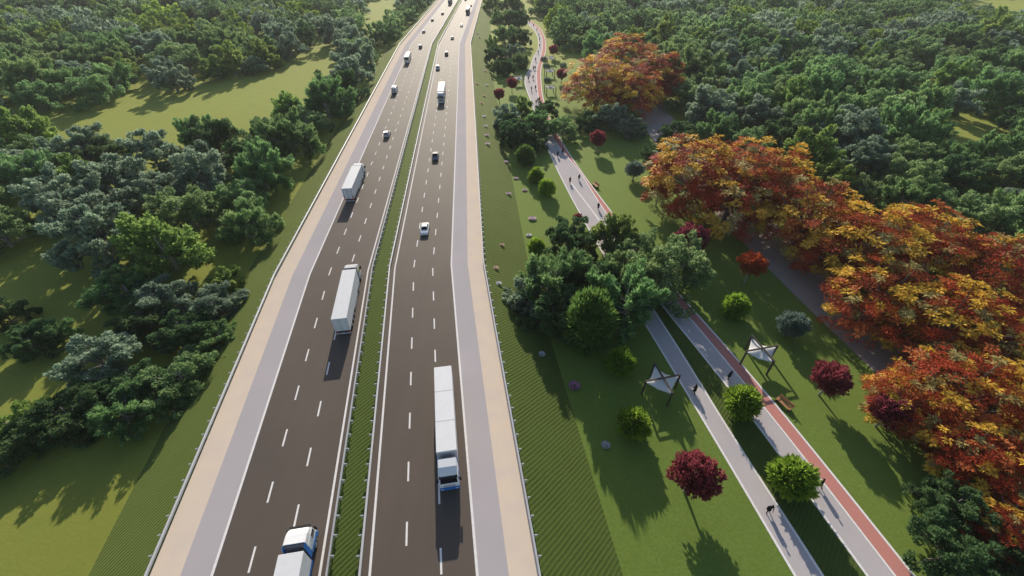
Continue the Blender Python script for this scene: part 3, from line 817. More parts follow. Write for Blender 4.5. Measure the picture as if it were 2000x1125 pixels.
# flowering plants on the embankment
def make_flower(seed, ca, cb):
    g = np.random.default_rng(seed); n = 260
    a = g.uniform(0, 6.28, n); q = np.sqrt(g.uniform(0, 1, n)) * .85
    pos = np.column_stack([np.cos(a) * q, np.sin(a) * q, .10 + .22 * (1 - q**2) * g.uniform(.6, 1.1, n)])
    d = np.column_stack([np.cos(a), np.sin(a), g.uniform(.3, 1.0, n)])
    v, f = leaves(pos, d, .30 * g.uniform(.7, 1.2, n), .2, g)
    w = g.uniform(0, 1, (n, 1)); c = np.array(ca) * w + np.array(cb) * (1 - w)
    bm_ = npmesh('blossoms', v, f, None, c)
    m = 150; a = g.uniform(0, 6.28, m); q = np.sqrt(g.uniform(0, 1, m)) * .7
    pos = np.column_stack([np.cos(a) * q, np.sin(a) * q, .03 + .25 * g.uniform(0, 1, m)])
    d = np.column_stack([np.cos(a), np.sin(a), g.uniform(.1, .7, m)])
    v, f = leaves(pos, d, .26, .10, g)
    lm = npmesh('leaves', v, f, g.uniform(0, 1, m))
    bm_.materials.append(M['flower']); lm.materials.append(M['coneleaf'])
    return bm_, lm
FL = {'pink': make_flower(301, (.80, .45, .66), (.66, .33, .54)), 'white': make_flower(302, (.85, .85, .90), (.75, .76, .82)), 'peach': make_flower(303, (.85, .66, .55), (.75, .56, .47)), 'lilac': make_flower(304, (.80, .66, .74), (.68, .54, .63))}
def slope_z(x, y):
    c, d = at_line(0, y); o = (Vector((x, y)) - c).dot(Vector((d.y, -d.x)))
    if o < EDG: return 0
    return max(ZG, ZG * (o - EDG) / (FOOT - EDG))
for px, py, c, s, lab in [
    (1122, 753, 'pink', 1.05, 'pink flowering plant at the foot of the embankment, below the big clump'),
    (1183, 869, 'white', .75, 'white flowering plant on the lawn left of the bright green bush'),
    (1058, 691, 'white', .7, 'white flowering plant on the embankment beside the tall dense bush'),
    (980, 478, 'peach', .7, 'peach flowering plant on the embankment, left of the big clump'),
    (968, 523, 'peach', .75, 'peach flowering plant close to the guardrail, left of the big clump'),
    (974, 553, 'white', .7, 'white flowering plant at the left tip of the big clump'),
    (993, 378, 'lilac', .9, 'lilac flowering plant halfway down the embankment, level with two small bushes'),
    (1040, 427, 'lilac', 1.15, 'lilac flowering plant on the lawn just above the big clump'),
    (1033, 459, 'white', .8, 'white flowering plant between the lilac plant and the small bush'),
    (1025, 371, 'lilac', .85, 'lilac flowering plant on the lawn, left of two small bushes'),
    (1008, 348, 'lilac', .85, 'lilac flowering plant at the embankment foot, upper left of two small bushes'),
    (988, 316, 'lilac', .95, 'lilac flowering plant in the shade left of the rounded dark green bush'),
    (952, 281, 'lilac', 1.0, 'lilac flowering plant in the shade near the guardrail, second of the pair'),
    (950, 264, 'lilac', 1.0, 'lilac flowering plant in the shade near the guardrail, first of the pair'),
    (948, 246, 'white', .9, 'pale flowering plant at the edge of the shade near the guardrail'),
    (945, 227, 'white', .9, 'pale flowering plant left of the grey-green tree in the far bend clump'),
    (940, 201, 'peach', .9, 'peach flowering plant left of the far bend clump'),
    (945, 187, 'peach', .9, 'peach flowering plant left of the maroon tree near the guardrail'),
    (950, 166, 'white', .9, 'pale flowering plant between the guardrail and two maroon trees'),
    (931, 163, 'peach', 1.0, 'peach flowering plant beside the guardrail, level with two maroon trees'),
    (947, 138, 'lilac', 1.0, 'lilac flowering plant at the foot of the far tree row'),
    (936, 73, 'lilac', 1.1, 'lilac flowering plant beside the far guardrail, by the tree row shadows'),
    (932, 65, 'lilac', 1.1, 'farthest lilac flowering plant beside the far guardrail')]:
    w = G(px, py); z = ZG
    for _ in range(4): z = slope_z(w[0], w[1]); w = G(px, py, z + .2)
    root = empty('flower_bush', (w[0], w[1], z), rng.uniform(0, 6), s * .92)
    b, l = FL[c]; link('blossoms', b, None, root); link('leaves', l, None, root)
    tag(root, lab, 'flower bush', 'flowering plants along the embankment')

# ------------------------------------------------------------------ vehicles
def wheel(parent, x, y, r=.33, w=.22, dual=False):
    n = 18; mb = MB(); hw = w / 2
    secs = []
    for xx, rr in ((-hw, r * .66), (-hw, r * .93), (-hw * .6, r), (hw * .6, r), (hw, r * .93), (hw, r * .66)):
        secs.append([(xx, math.cos(2 * math.pi * k / n) * rr, math.sin(2 * math.pi * k / n) * rr) for k in range(n)])
    mb.loft(secs); t = mb.build('wheel', M['rubber'], parent, smooth=False)
    t.location = (x, y, r)
    s = 1 if x > 0 else -1
    rb = MB(); rb.loft([[(s * (hw + dx), math.cos(2 * math.pi * k / n) * rr * r, math.sin(2 * math.pi * k / n) * rr * r) for k in range(n)] for dx, rr in ((.003, .64), (.02, .6), (.012, .3), (.04, .22))])
    rb.build('rim', M['rim'], t)
def cs(y, zl, zh, hw, cut=.9):
    h = [(hw * .9, zl), (hw, zl + .14), (hw, zl + (zh - zl) * .62), (hw * .96, zh - .06), (hw * cut * .88, zh), (hw * .45, zh + .015)]
    return [(x, y, z) for x, z in h] + [(-x, y, z) for x, z in reversed(h)]
def face_inset(q, a=.10, b=.12):
    """shrink quad q towards its middle: a along the first side, b along the second"""
    q = [Vector(p) for p in q]
    def bil(u, v): return (q[0] * (1 - u) + q[1] * u) * (1 - v) + (q[3] * (1 - u) + q[2] * u) * v
    return [bil(a, b), bil(1 - a, b), bil(1 - a, 1 - b), bil(a, 1 - b)]
def place(root, o, Y, back=False):
    p, d = at_line(o, Y)
    root.location = (p.x, p.y, 0)
    root.rotation_euler = (0, 0, math.atan2(d.y, d.x) - math.pi / 2 + (math.pi if back else 0))
def car(paint, style, name='car'):
    root = empty(name)
    if style == 'sedan':
        st = [(-2.28, .30, .80, .74), (-2.2, .26, .92, .85), (-1.55, .24, .98, .90), (-.2, .22, .96, .91), (.95, .22, .95, .90), (1.75, .24, .86, .88), (2.15, .28, .72, .80), (2.27, .34, .60, .66)]
        cab = (-1.62, 1.0, -1.05, .22, .95, 1.43, .78, .60)
    elif style == 'suv':
        st = [(-2.2, .34, .95, .80), (-2.15, .32, 1.05, .90), (-1.2, .30, 1.06, .93), (.9, .30, 1.05, .93), (1.75, .32, .98, .91), (2.15, .36, .84, .84), (2.25, .42, .70, .72)]
        cab = (-2.08, 1.0, -1.85, .35, 1.04, 1.68, .82, .66)
    else:                                                        # pickup
        st = [(-2.55, .42, 1.0, .84), (-2.5, .40, 1.05, .92), (-.6, .38, 1.06, .93), (1.05, .36, 1.06, .93), (1.95, .38, 1.0, .92), (2.4, .42, .86, .86), (2.5, .48, .72, .76)]
        cab = (-.75, 1.15, -.45, .50, 1.04, 1.74, .82, .66)
    MB().loft([cs(*s) for s in st]).build('body', M[paint], root, smooth=True)
    y0, y1, t0, t1, zb, zt, wb, wt = cab
    B = [(-wb, y0, zb), (wb, y0, zb), (wb, y1, zb), (-wb, y1, zb)]; T = [(-wt, t0, zt), (wt, t0, zt), (wt, t1, zt), (-wt, t1, zt)]
    MB().hexa(B, T).build('cabin', M[paint], root, bevel=.05)
    MB().plate(face_inset([B[2], B[3], T[3], T[2]], .07, .06), .015, .006).build('windscreen', M['glass'], root)
    MB().plate(face_inset([B[0], B[1], T[1], T[0]], .09, .12), .015, .006).build('rear_window', M['glass'], root)
    MB().plate(face_inset([B[1], B[2], T[2], T[1]], .09, .12), .015, .006).build('side_window', M['glass'], root)
    MB().plate(face_inset([B[3], B[0], T[0], T[3]], .09, .12), .015, .006).build('side_window', M['glass'], root)
    zf, zr = st[-2][2], st[1][2]; yf, yr = st[-2][0], st[0][0]; hf = st[-2][3]
    for s in (-1, 1):
        MB().box(s * hf * .62 - .17, s * hf * .62 + .17, yf - .10, yf + .075, zf - .20, zf - .04).build('headlight', M['lamp'], root, bevel=.03)
        MB().box(s * st[0][3] * .74 - .15, s * st[0][3] * .74 + .15, yr - .03, yr + .12, zr - .26, zr - .10).build('tail_light', M['tail'], root, bevel=.02)
        MB().box(s * (wb + .10) - .10, s * (wb + .10) + .10, y1 - .32, y1 - .18, zb + .02, zb + .17).build('mirror', M[paint], root, bevel=.03)
        for yw in (st[0][0] + .85, st[-1][0] - .88): wheel(root, s * (st[3][3] - .10), yw)
    MB().box(-.45, .45, st[-1][0] - .06, st[-1][0] + .012, .42, .56).build('grille', M['chassis'], root)
    MB().box(-.26, .26, yr - .02, yr + .02, .55, .67).build('number_plate', M['plate'], root)
    if style == 'pickup':
        MB().box(-.74, .74, -2.42, -.82, 1.062, 1.075).build('load_bed', M['chassis'], root)
        MB().tube([(-.72, -.9, 1.05), (-.66, -.86, 1.55), (.66, -.86, 1.55), (.72, -.9, 1.05)], .05, 6).build('roll_bar', M['silver'], root)
    elif style == 'suv':
        for s in (-1, 1): MB().tube([(s * .58, -1.6, zt), (s * .58, -1.5, zt + .06), (s * .58, .1, zt + .06), (s * .58, .2, zt)], .025, 5).build('roof_rail', M['silver'], root)
    return root
def truck(cab_paint, low_paint, box_mat, variant=0):
    """articulated lorry, nose towards +y, front bumper at y = 0"""
    root = empty('lorry')
    gapd = .75 if variant == 0 else .55
    # cab
    cb = MB().loft([[(x * w, y, z) for x, z in ((1, zl), (1, zh - .25), (.9, zh), (-.9, zh), (-1, zh - .25), (-1, zl))] for y, zl, zh, w in
        ((-2.25, .95, 3.05, 1.22), (-1.0, .95, 3.05, 1.24), (-.32, .95, 2.95, 1.24), (-.05, .95, 1.75, 1.22), (0, .95, 1.6, 1.18))])
    cab = cb.build('cab', M[cab_paint], root, bevel=.07)
    # fairing over the roof, high at the back
    fb = MB().loft([[(x * w, y, z) for x, z in ((1, zl), (.97, zh - .12), (.86, zh), (-.86, zh), (-.97, zh - .12), (-1, zl))] for y, zl, zh, w in
        ((-2.2, 3.0, 3.86, 1.2), (-1.2, 3.0, 3.74, 1.18), (-.62, 2.95, 3.42, 1.14), (-.34, 2.9, 3.05, 1.10))])
    fb.build('roof_fairing', M[cab_paint], root, bevel=.06)
    for s in (-1, 1):                                            # side fins closing the gap to the trailer
        MB().hexa([(s * 1.20, -2.9, 1.2), (s * 1.24, -2.9, 1.2), (s * 1.24, -2.26, 1.2), (s * 1.20, -2.26, 1.2)], [(s * 1.08, -2.62, 3.75), (s * 1.12, -2.62, 3.75), (s * 1.18, -2.26, 3.82), (s * 1.14, -2.26, 3.82)]).build('side_fairing', M[low_paint if variant != 1 else 'chassis'], root)
    MB().box(-1.05, 1.05, -2.34, -2.26, 1.2, 3.78).build('rear_wall', M['slate'], root)
    MB().plate([(1.06, -.075, 1.86), (-1.06, -.075, 1.86), (-.98, -.305, 2.88), (.98, -.305, 2.88)], .02, .02).build('windscreen', M['glass'], root)
    MB().box(-1.12, 1.12, -.42, -.06, 2.98, 3.08).build('sun_visor', M['chassis' if variant == 0 else cab_paint], root, bevel=.02)
    MB().box(-1.22, 1.22, -.5, .10, .38, 1.02).build('bumper', M[low_paint], root, bevel=.06)
    MB().box(-.72, .72, .0, .085, 1.14, 1.5).build('grille', M['silver' if variant == 0 else 'chassis'], root, bevel=.02)
    for s in (-1, 1):
        MB().box(s * .92 - .2, s * .92 + .2, -.02, .125, .62, .86).build('headlight', M['lamp'], root, bevel=.03)
        MB().plate([(s * 1.243, -1.15, 1.95), (s * 1.243, -.38, 1.95), (s * 1.243, -.46, 2.75), (s * 1.243, -1.15, 2.75)] if s > 0 else [(-1.243, -.38, 1.95), (-1.243, -1.15, 1.95), (-1.243, -1.15, 2.75), (-1.243, -.46, 2.75)], .02, .004).build('side_window', M['glass'], root)
        MB().box(s * 1.42 - .14, s * 1.42 + .14, -.30, -.16, 1.95, 2.65).box(s * 1.28 - .12, s * 1.28 + .12, -.25, -.21, 2.55, 2.6).build('mirror', M['chassis'], root, bevel=.03)
        MB().box(s * 1.24 - .03, s * 1.24 + .03, -2.2, -.2, 1.0, 1.42).build('stripe_panel', M[low_paint], root)
        MB().box(s * 1.02 - .2, s * 1.02 + .2, -4.6, -2.9, .45, 1.0).build('fuel_tank', M['silver' if variant else low_paint], root, bevel=.08)
        wheel(root, s * 1.08, -1.35, .5, .32); wheel(root, s * .98, -5.1, .5, .55)
    MB().box(-.45, .45, -6.2, -.5, .62, .93).build('chassis', M['chassis'], root)
    if variant == 1: MB().box(1.262, 1.29, -1.6, -1.0, 2.2, 2.9).build('trim_panel', M['hi_vis'], root)
    # trailer
    y1 = -2.36 - gapd; y0 = y1 - 13.6
    tr = MB().box(-1.27, 1.27, y0, y1, 1.12, 4.0).build('trailer', M[box_mat], root, bevel=.03)
    if variant == 0:
        for yy in (y0 + 4.4, y0 + 9.2): MB().box(-1.285, 1.285, yy - .03, yy + .03, 1.2, 4.018).build('roof_seam', M['container'], tr)
    MB().box(-.5, .5, y0 + .3, y1 - .4, .85, 1.12).build('trailer_frame', M['chassis'], tr)
    for s in (-1, 1):
        MB().box(s * .63 - .58, s * .63 + .58, y0 - .045, y0 - .003, 1.22, 3.92).build('rear_door', M[box_mat], tr, bevel=.012)
        for dx in (.22, .95): MB().tube([(s * dx, y0 - .07, 1.25), (s * dx, y0 - .07, 3.9)], .028, 6).build('lock_bar', M['steel' if variant != 2 else 'chassis'], tr)
        MB().box(s * .95 - .24, s * .95 + .24, y0 - .06, y0 + .05, .82, 1.06).build('tail_light', M['tail'], tr, bevel=.02)
        if variant == 2: MB().box(s * 1.12 - .09, s * 1.12 + .09, y0 - .07, y0 - .048, 1.3, 2.0).build('tail_light', M['tail'], tr)
        for k in range(3): wheel(tr, s * 1.05, y0 + 2.0 + k * 1.32, .5, .38)
        MB().box(s * .8 - .06, s * .8 + .06, y1 - 2.7, y1 - 2.55, .15, 1.0).build('landing_leg', M['chassis'], tr)
        MB().box(s * 1.22 - .02, s * 1.22 + .02, y0 + 6.1, y1 - 3.2, .5, .95).build('side_guard', M['silver'], tr)
    MB().box(-1.2, 1.2, y0 - .02, y0 + .12, .42, .62).build('underrun_bar', M['silver'], tr)
    MB().box(-.3, .3, y0 - .05, y0 - .022, .45, .58).build('number_plate', M['plate'], tr)
    return root
def van():
    root = empty('van')
    MB().loft([[(x * w, y, z) for x, z in ((.96, zl), (1, zl + .2), (1, zh - .55), (.93, zh - .06), (.8, zh), (-.8, zh), (-.93, zh - .06), (-1, zh - .55), (-1, zl + .2), (-.96, zl))] for y, zl, zh, w in
      ((-2.9, .4, 2.5, 1.0), (-2.8, .35, 2.55, 1.02), (.9, .35, 2.55, 1.02), (1.6, .35, 2.1, 1.0), (2.0, .38, 1.35, .98), (2.75, .42, 1.1, .92), (2.85, .5, .9, .85))]).build('body', M['white'], root, bevel=.03)
    for s in (-1, 1):
        MB().box(s * .42 - .24, s * .42 + .24, -2.935, -2.905, 1.55, 2.1).build('rear_window', M['glass'], root, bevel=.01)
        MB().box(s * .86 - .08, s * .86 + .08, -2.95, -2.86, .9, 1.45).build('tail_light', M['tail'], root, bevel=.02)
        MB().box(s * 1.03 - .012, s * 1.03 + .012, .1, .95, 1.4, 2.0).build('side_window', M['glass'], root)
        MB().box(s * 1.14 - .1, s * 1.14 + .1, 1.35, 1.5, 1.35, 1.7).build('mirror', M['chassis'], root, bevel=.03)
        MB().box(s * .7 - .15, s * .7 + .15, 2.68, 2.84, .75, .95).build('headlight', M['lamp'], root, bevel=.02)
        for y in (-1.75, 1.95): wheel(root, s * .9, y, .36, .24)
    MB().box(-.98, .98, -2.98, -2.86, .95, 1.12).box(-.9, .9, -2.93, -2.905, 1.28, 1.42).build('rear_band', M['chassis'], root)
    MB().box(-1.0, 1.0, -3.02, -2.8, .42, .62).build('bumper', M['chassis'], root, bevel=.03)
    MB().box(-.6, .6, -2.4, -1.3, 2.56, 2.68).build('roof_unit', M['white'], root, bevel=.04)
    MB().plate([(.88, 1.63, 2.05), (-.88, 1.63, 2.05), (-.86, 1.93, 1.45), (.86, 1.93, 1.45)][::-1], .015, .02).build('windscreen', M['glass'], root)
    MB().box(-.28, .28, -2.95, -2.915, .75, .88).build('number_plate', M['plate'], root)
    return root
def bus():
    root = empty('bus')
    MB().loft([[(x * 1.25 * w, y, z) for x, z in ((1, .35), (1, 2.7), (.93, 3.15), (.8, 3.28), (-.8, 3.28), (-.93, 3.15), (-1, 2.7), (-1, .35))] for y, w in ((-5.8, .97), (-5.7, 1), (5.6, 1), (5.8, .96))]).build('body', M['cream'], root, bevel=.05)
    MB().box(-1.05, 1.05, -5.84, -5.79, 1.85, 2.9).build('rear_window', M['glass'], root, bevel=.03)
    MB().plate([(1.1, 5.81, 1.0), (-1.1, 5.81, 1.0), (-1.1, 5.81, 2.9), (1.1, 5.81, 2.9)], .02, .006).build('windscreen', M['glass'], root)
    MB().box(-.8, .8, -2.6, -.4, 3.27, 3.5).build('roof_unit', M['white'], root, bevel=.08)
    for s in (-1, 1):
        for k in range(6): MB().box(s * 1.258 - .01, s * 1.258 + .01, -5.3 + k * 1.8, -5.3 + k * 1.8 + 1.68, 1.6, 2.6).build('side_window', M['glass'], root)
        MB().box(s * 1.05 - .1, s * 1.05 + .1, -5.85, -5.78, .8, 1.4).build('tail_light', M['tail'], root, bevel=.02)
        MB().box(s * 1.4 - .12, s * 1.4 + .12, 5.75, 5.9, 2.0, 2.6).build('mirror', M['chassis'], root, bevel=.03)
        for y in (-3.4, 3.3): wheel(root, s * 1.08, y, .5, .3)
    MB().box(-1.2, 1.2, -5.92, -5.7, .36, .7).build('bumper', M['silver'], root, bevel=.04)
    return root
def lane(px, py):
    w = G(px, py, 0); c, d = at_line(0, w[1]); o = (Vector((w[0], w[1])) - c).dot(Vector((d.y, -d.x)))
    return o, w[1] + 0
LG, RG = 'vehicles driving away on the left carriageway', 'vehicles driving towards the camera on the right carriageway'
def put(root, px, py, back, label, cat, half, z=0.0):
    """px,py: where the end of the vehicle nearest the camera meets the road"""
    w = G(px, py, z)
    c, d = at_line(0, w[1]); n = Vector((d.y, -d.x)); o = (Vector((w[0], w[1])) - c).dot(n)
    o *= 1.0
    place(root, o, w[1] + half * d.y, back)
    tag(root, label, cat, RG if back else LG)
# oncoming
put(truck('white', 'blue', 'trailer', 0), 880, 958, True, 'blue and white articulated lorry with long white trailer, oncoming in the outer lane', 'lorry', 0.0)
put(car('white', 'sedan'), 829, 462, True, 'white sedan, nearest oncoming car ahead of the big blue lorry', 'car', 2.25)
put(car('slate', 'pickup'), 850, 316, True, 'dark slate pickup with roll bar in the middle oncoming lane', 'pickup', 2.5)
put(truck('silver', 'silver', 'container', 1), 862, 203, True, 'grey oncoming lorry with white box trailer, between pickup and far cars', 'lorry', 0.0)
put(car('silver', 'suv'), 855, 138, True, 'silver oncoming car hugging the median line behind the grey lorry', 'car', 2.25)
put(car('darkcar', 'suv'), 872, 110, True, 'dark oncoming car above the silver car by the median', 'car', 2.25)
put(car('slate', 'sedan'), 883, 78, True, 'dark grey oncoming car just past the far road bend', 'car', 2.25)
put(car('white', 'sedan'), 901, 53, True, 'white oncoming car behind the far dark lorry', 'car', 2.25)
put(truck('slate', 'slate', 'slate', 1), 913, 29, True, 'dark lorry farthest away on the oncoming side', 'lorry', 0.0)
put(car('redcar', 'sedan'), 919.5, 13, True, 'dark red car beyond the far dark lorry', 'car', 2.25)
put(car('darkcar', 'suv'), 909, 2, True, 'dark car at the top picture edge on the oncoming side', 'car', 2.25)
# leaving
t = truck('white', 'blue', 'trailer', 0)
w = G(583, 1034, 3.3); c_, d_ = at_line(0, w[1]); o_ = (Vector((w[0], w[1])) - c_).dot(Vector((d_.y, -d_.x)))
place(t, o_, w[1] + .55, False); tag(t, 'white and blue lorry cut off by the bottom picture edge, driving away', 'lorry', LG)
put(truck('silver', 'silver', 'container', 1), 673, 655, False, 'silver lorry with white container doors, driving away in the middle left lane', 'lorry', 2.36 + .55 + 13.6)
put(truck('white', 'slate', 'container', 2), 684, 396, False, 'white lorry with red rear lamps, driving away in the outer left lane', 'lorry', 2.36 + .55 + 13.6)
put(car('silver', 'suv'), 755, 270, False, 'silver estate car driving away, between the white lorry and white van', 'car', 2.25)
put(van(), 770, 184, False, 'white van with two square rear windows, driving away', 'van', 2.95)
put(bus(), 795, 125, False, 'cream bus with black rear window and roof unit, driving away', 'bus', 5.85)
put(car('slate', 'suv'), 821, 95, False, 'dark grey car driving away just ahead of the bus', 'car', 2.25)
put(car('teal', 'sedan'), 827, 65, False, 'pale teal car driving away beside the left shoulder', 'car', 2.25)
put(car('darkcar', 'sedan'), 844, 42, False, 'dark car driving away, ahead of the pale teal car', 'car', 2.25)
put(car('redcar', 'suv'), 864, 29, False, 'brownish dark car driving away in the middle lane, near the far lorry', 'car', 2.25)
put(truck('slate', 'slate', 'slate', 1), 878, 10, False, 'dark lorry at the top picture edge, driving away', 'lorry', 2.36 + .55 + 13.6)

# ------------------------------------------------------------------ sail shelters, benches, people
def shelter(px, py, label, rz=None, hgt=3.3, half=2.1):
    w = G(px, py, ZG + hgt)
    root = empty('sail_shelter', (w[0], w[1], ZG), rz)
    c = [(half * a, half * b) for a, b in ((-1, -1), (1, -1), (1, 1), (-1, 1))]
    for x, y in c: MB().box(x - .15, x + .15, y - .15, y + .15, -.1, hgt).build('post', M['timber'], root, bevel=.015)
    for k, (a, b) in enumerate(((0, 2), (1, 3))):
        A = Vector((*c[a], 0)); B = Vector((*c[b], 0)); d = (B - A).normalized(); n = Vector((-d.y, d.x, 0)) * .14
        A -= d * .12; B += d * .12; z0 = hgt + .003 + k * .09; z1 = hgt + .2 + k * .09
        q = [A - n, B - n, B + n, A + n]
        MB().hexa([(p.x, p.y, z0) for p in q], [(p.x, p.y, z1) for p in q]).build('beam', M['timber'], root, bevel=.01)
    n = 14; vs = []; fs = []
    for i in range(n + 1):
        for j in range(n + 1):
            u, v = i / n * 2 - 1, j / n * 2 - 1
            k = .96
            x = u * half * k * (1 - .10 * (1 - v * v) * abs(u)); y = v * half * k * (1 - .10 * (1 - u * u) * abs(v))
            r = max(abs(u), abs(v)); dg = min(abs(u), abs(v))
            z = hgt - .08 - .80 * r + .55 * (r * dg)
            vs.append((x, y, z))
    for i in range(n):
        for j in range(n): fs.append((i * (n + 1) + j, (i + 1) * (n + 1) + j, (i + 1) * (n + 1) + j + 1, i * (n + 1) + j + 1))
    s = MB().add(vs, fs).build('sail', M['canvas'], root, smooth=True)
    md = s.modifiers.new('thickness', 'SOLIDIFY'); md.thickness = .02
    tag(root, label, 'sail shelter', 'white sail shelters on the park lawn')
shelter(1295, 739, 'white sail shelter on dark posts left of the grey walking path', R(-33))
shelter(1489, 681, 'white sail shelter on dark posts right of the red path', R(-33))
shelter(1075, 168, 'white sail shelter lower of two right of the far path', R(10))
shelter(1074, 136, 'white sail shelter upper of two right of the far path, with shrubs behind', R(10))
shelter(1075, 111, 'white sail shelter in shade at the wood edge below the far maroon tree', R(10))
shelter(1013, 150, 'white sail shelter left of the far path, by two maroon trees', R(10))
def bench(px, py, label, rz):
    w = G(px, py, ZG + .3)
    root = empty('park_bench', (w[0], w[1], ZG), rz)
    s = MB()
    for k in range(4): s.box(-1.0, 1.0, -.30 + k * .15, -.17 + k * .15, .42, .47)
    s.build('seat', M['bench'], root, bevel=.01)
    b = MB()
    for k in range(3):
        z = .55 + k * .14; y = .33 + k * .04
        b.hexa([(-1, y, z), (1, y, z), (1, y + .04, z), (-1, y + .04, z)], [(-1, y + .035, z + .12), (1, y + .035, z + .12), (1, y + .075, z + .12), (-1, y + .075, z + .12)])
    b.build('backrest', M['bench'], root)
    for x in (-.8, .8): MB().box(x - .05, x + .05, -.28, .30, .0, .415).hexa([(x - .05, .31, 0), (x + .05, .31, 0), (x + .05, .37, 0), (x - .05, .37, 0)], [(x - .05, .43, .93), (x + .05, .43, .93), (x + .05, .47, .93), (x - .05, .47, .93)]).build('leg', M['chassis'], root)
    for x in (-.92, .92): MB().box(x - .04, x + .04, -.3, .36, .60, .65).build('armrest', M['bench'], root, bevel=.01)
    root.scale = (1.25,) * 3
    tag(root, label, 'bench', 'wooden park benches')
bench(1530, 790, 'brown wooden bench beside the red path, nearest the camera', R(-63))
bench(1163, 363, 'brown wooden bench beside the red path above the big clump', R(-68))
SH = make_ball(251, 'blueleaf', 'bark', hc=.42, ll=.2, lw=.1, nleaf=1100, squash=.42, cr=.3, nclump=24)
for px, py, lab in [(1069, 159, 'low round shrub between two far sail shelters'), (1067, 131, 'low round shrub behind the upper far sail shelter'), (1062, 118, 'low round shrub beside the red path below the shaded shelter'), (1100, 130, 'low round shrub above the maroon tree right of the far path')]:
    w = G(px, py); root = empty('low_shrub', tuple(w), rng.uniform(0, 6), 1.9)
    link('stem', SH[0], None, root); link('leaves', SH[1], None, root); tag(root, lab, 'shrub', 'low shrubs by the far shelters')

def person_mesh(pose):
    """one continuous body: tapered limbs, head with face, hands with five fingers; facing +y"""
    mb = MB()
    def limb(pts, rad): mb.tube(pts, rad, 10); [mb.ball(p, r * .99, 10, 6) for p, r in zip(pts, rad)]
    sw = pose['stride']; fw = pose.get('lean', .04)
    hip = Vector((0, 0, .93)) if 'hip' not in pose else Vector(pose['hip'])
    chest = hip + Vector((0, fw, .38)); neck = hip + Vector((0, fw * 1.5, .57)); head = neck + Vector((0, .03 + fw * .4, .20))
    mb.ball(hip, (.165, .115, .13)); mb.ball(chest, (.185, .12, .17)); mb.ball(hip + Vector((0, fw * .5, .19)), (.15, .105, .16))
    mb.ball(neck + Vector((0, 0, -.08)), (.185, .085, .07))
    limb([neck - Vector((0, 0, .06)), neck + Vector((0, .01, .08))], [.062, .055])
    mb.ball(head, (.076, .098, .118), 14, 10)
    mb.tube([head + Vector((0, .09, .02)), head + Vector((0, .118, -.022)), head + Vector((0, .095, -.028))], [.010, .017, .012], 6)
    mb.ball(head + Vector((0, .085, -.06)), (.026, .016, .010)); mb.ball(head + Vector((0, .06, -.09)), (.045, .04, .03))
    for s in (-1, 1):
        mb.ball(head + Vector((s * .03, .086, .01)), .013); mb.ball(head + Vector((s * .078, -.005, -.01)), (.012, .022, .032))
        if 'legs' in pose: k, a = [Vector(p) for p in pose['legs'][0 if s < 0 else 1]]
        else:
            f = sw * s
            k = hip + Vector((s * .10, .18 * f + .03, -.44)); a = hip + Vector((s * .10, .36 * f - (.14 if f < 0 else 0), -.84 + (.06 if f < 0 else 0)))
        limb([hip + Vector((s * .09, 0, -.03)), k, a], [.098, .062, .044])
        limb([a + Vector((0, -.04, -.045)), a + Vector((0, .09, -.058)), a + Vector((0, .17, -.064))], [.043, .042, .030])
        sh = neck + Vector((s * .185, 0, -.09))
        if 'arms' in pose: e, wr = [Vector(p) for p in pose['arms'][0 if s < 0 else 1]]
        else:
            f = -sw * s
            e = sh + Vector((s * .05, .10 * f - .02, -.29)); wr = e + Vector((-s * .01, .14 * f + .07, -.23))
        limb([sh, e, wr], [.058, .043, .030])
        d = (wr - e).normalized(); side = Vector((-s, 0, 0)); pal = wr + d * .055
        mb.ball(pal, (.022, .040, .048))
        fw_ = Vector((0, 1, 0)) - d * d.y; fw_.normalize()
        for i, (o, l) in enumerate(((.030, .068), (.010, .078), (-.010, .072), (-.029, .056))):
            b = pal + d * .035 + fw_ * o
            mb.tube([b, b + d * l * .55, b + d * l * .9 + side * l * .35], [.0115, .0105, .009], 6)
        mb.tube([pal - d * .015 + fw_ * .032, pal + d * .02 + fw_ * .062, pal + d * .05 + fw_ * .066], [.014, .012, .010], 6)
    if pose.get('coat'):
        mb.loft([[(math.cos(t) * rx, math.sin(t) * ry + yy, z) for t in np.linspace(0, 2 * math.pi, 14, endpoint=False)] for z, rx, ry, yy in ((hip.z - .42, .235, .20, 0), (hip.z, .185, .135, 0), (hip.z + .3, .175, .125, fw * .7))])
    me = bpy.data.meshes.new('person'); me.from_pydata(mb.v, [], mb.f)
    o = bpy.data.objects.new('tmp', me); col.objects.link(o)
    md = o.modifiers.new('r', 'REMESH'); md.mode = 'VOXEL'; md.voxel_size = .011
    sm = o.modifiers.new('s', 'SMOOTH'); sm.iterations = 2; sm.factor = .4
    dg = bpy.context.evaluated_depsgraph_get(); ev = bpy.data.meshes.new_from_object(o.evaluated_get(dg))
    bpy.data.objects.remove(o); ev.polygons.foreach_set('use_smooth', np.ones(len(ev.polygons), bool))
    ev.materials.clear(); ev.materials.append(M['cloth'])
    hm = MB(); hm.ball(head + Vector((0, -.018, .028)), (.086, .098, .105), 14, 8)
    if pose.get('long'): hm.ball(head + Vector((0, -.07, -.07)), (.075, .045, .12), 10, 6)
    hme = mb_mesh(hm, 'hair'); hme.materials.append(M['hair'])
    return ev, hme
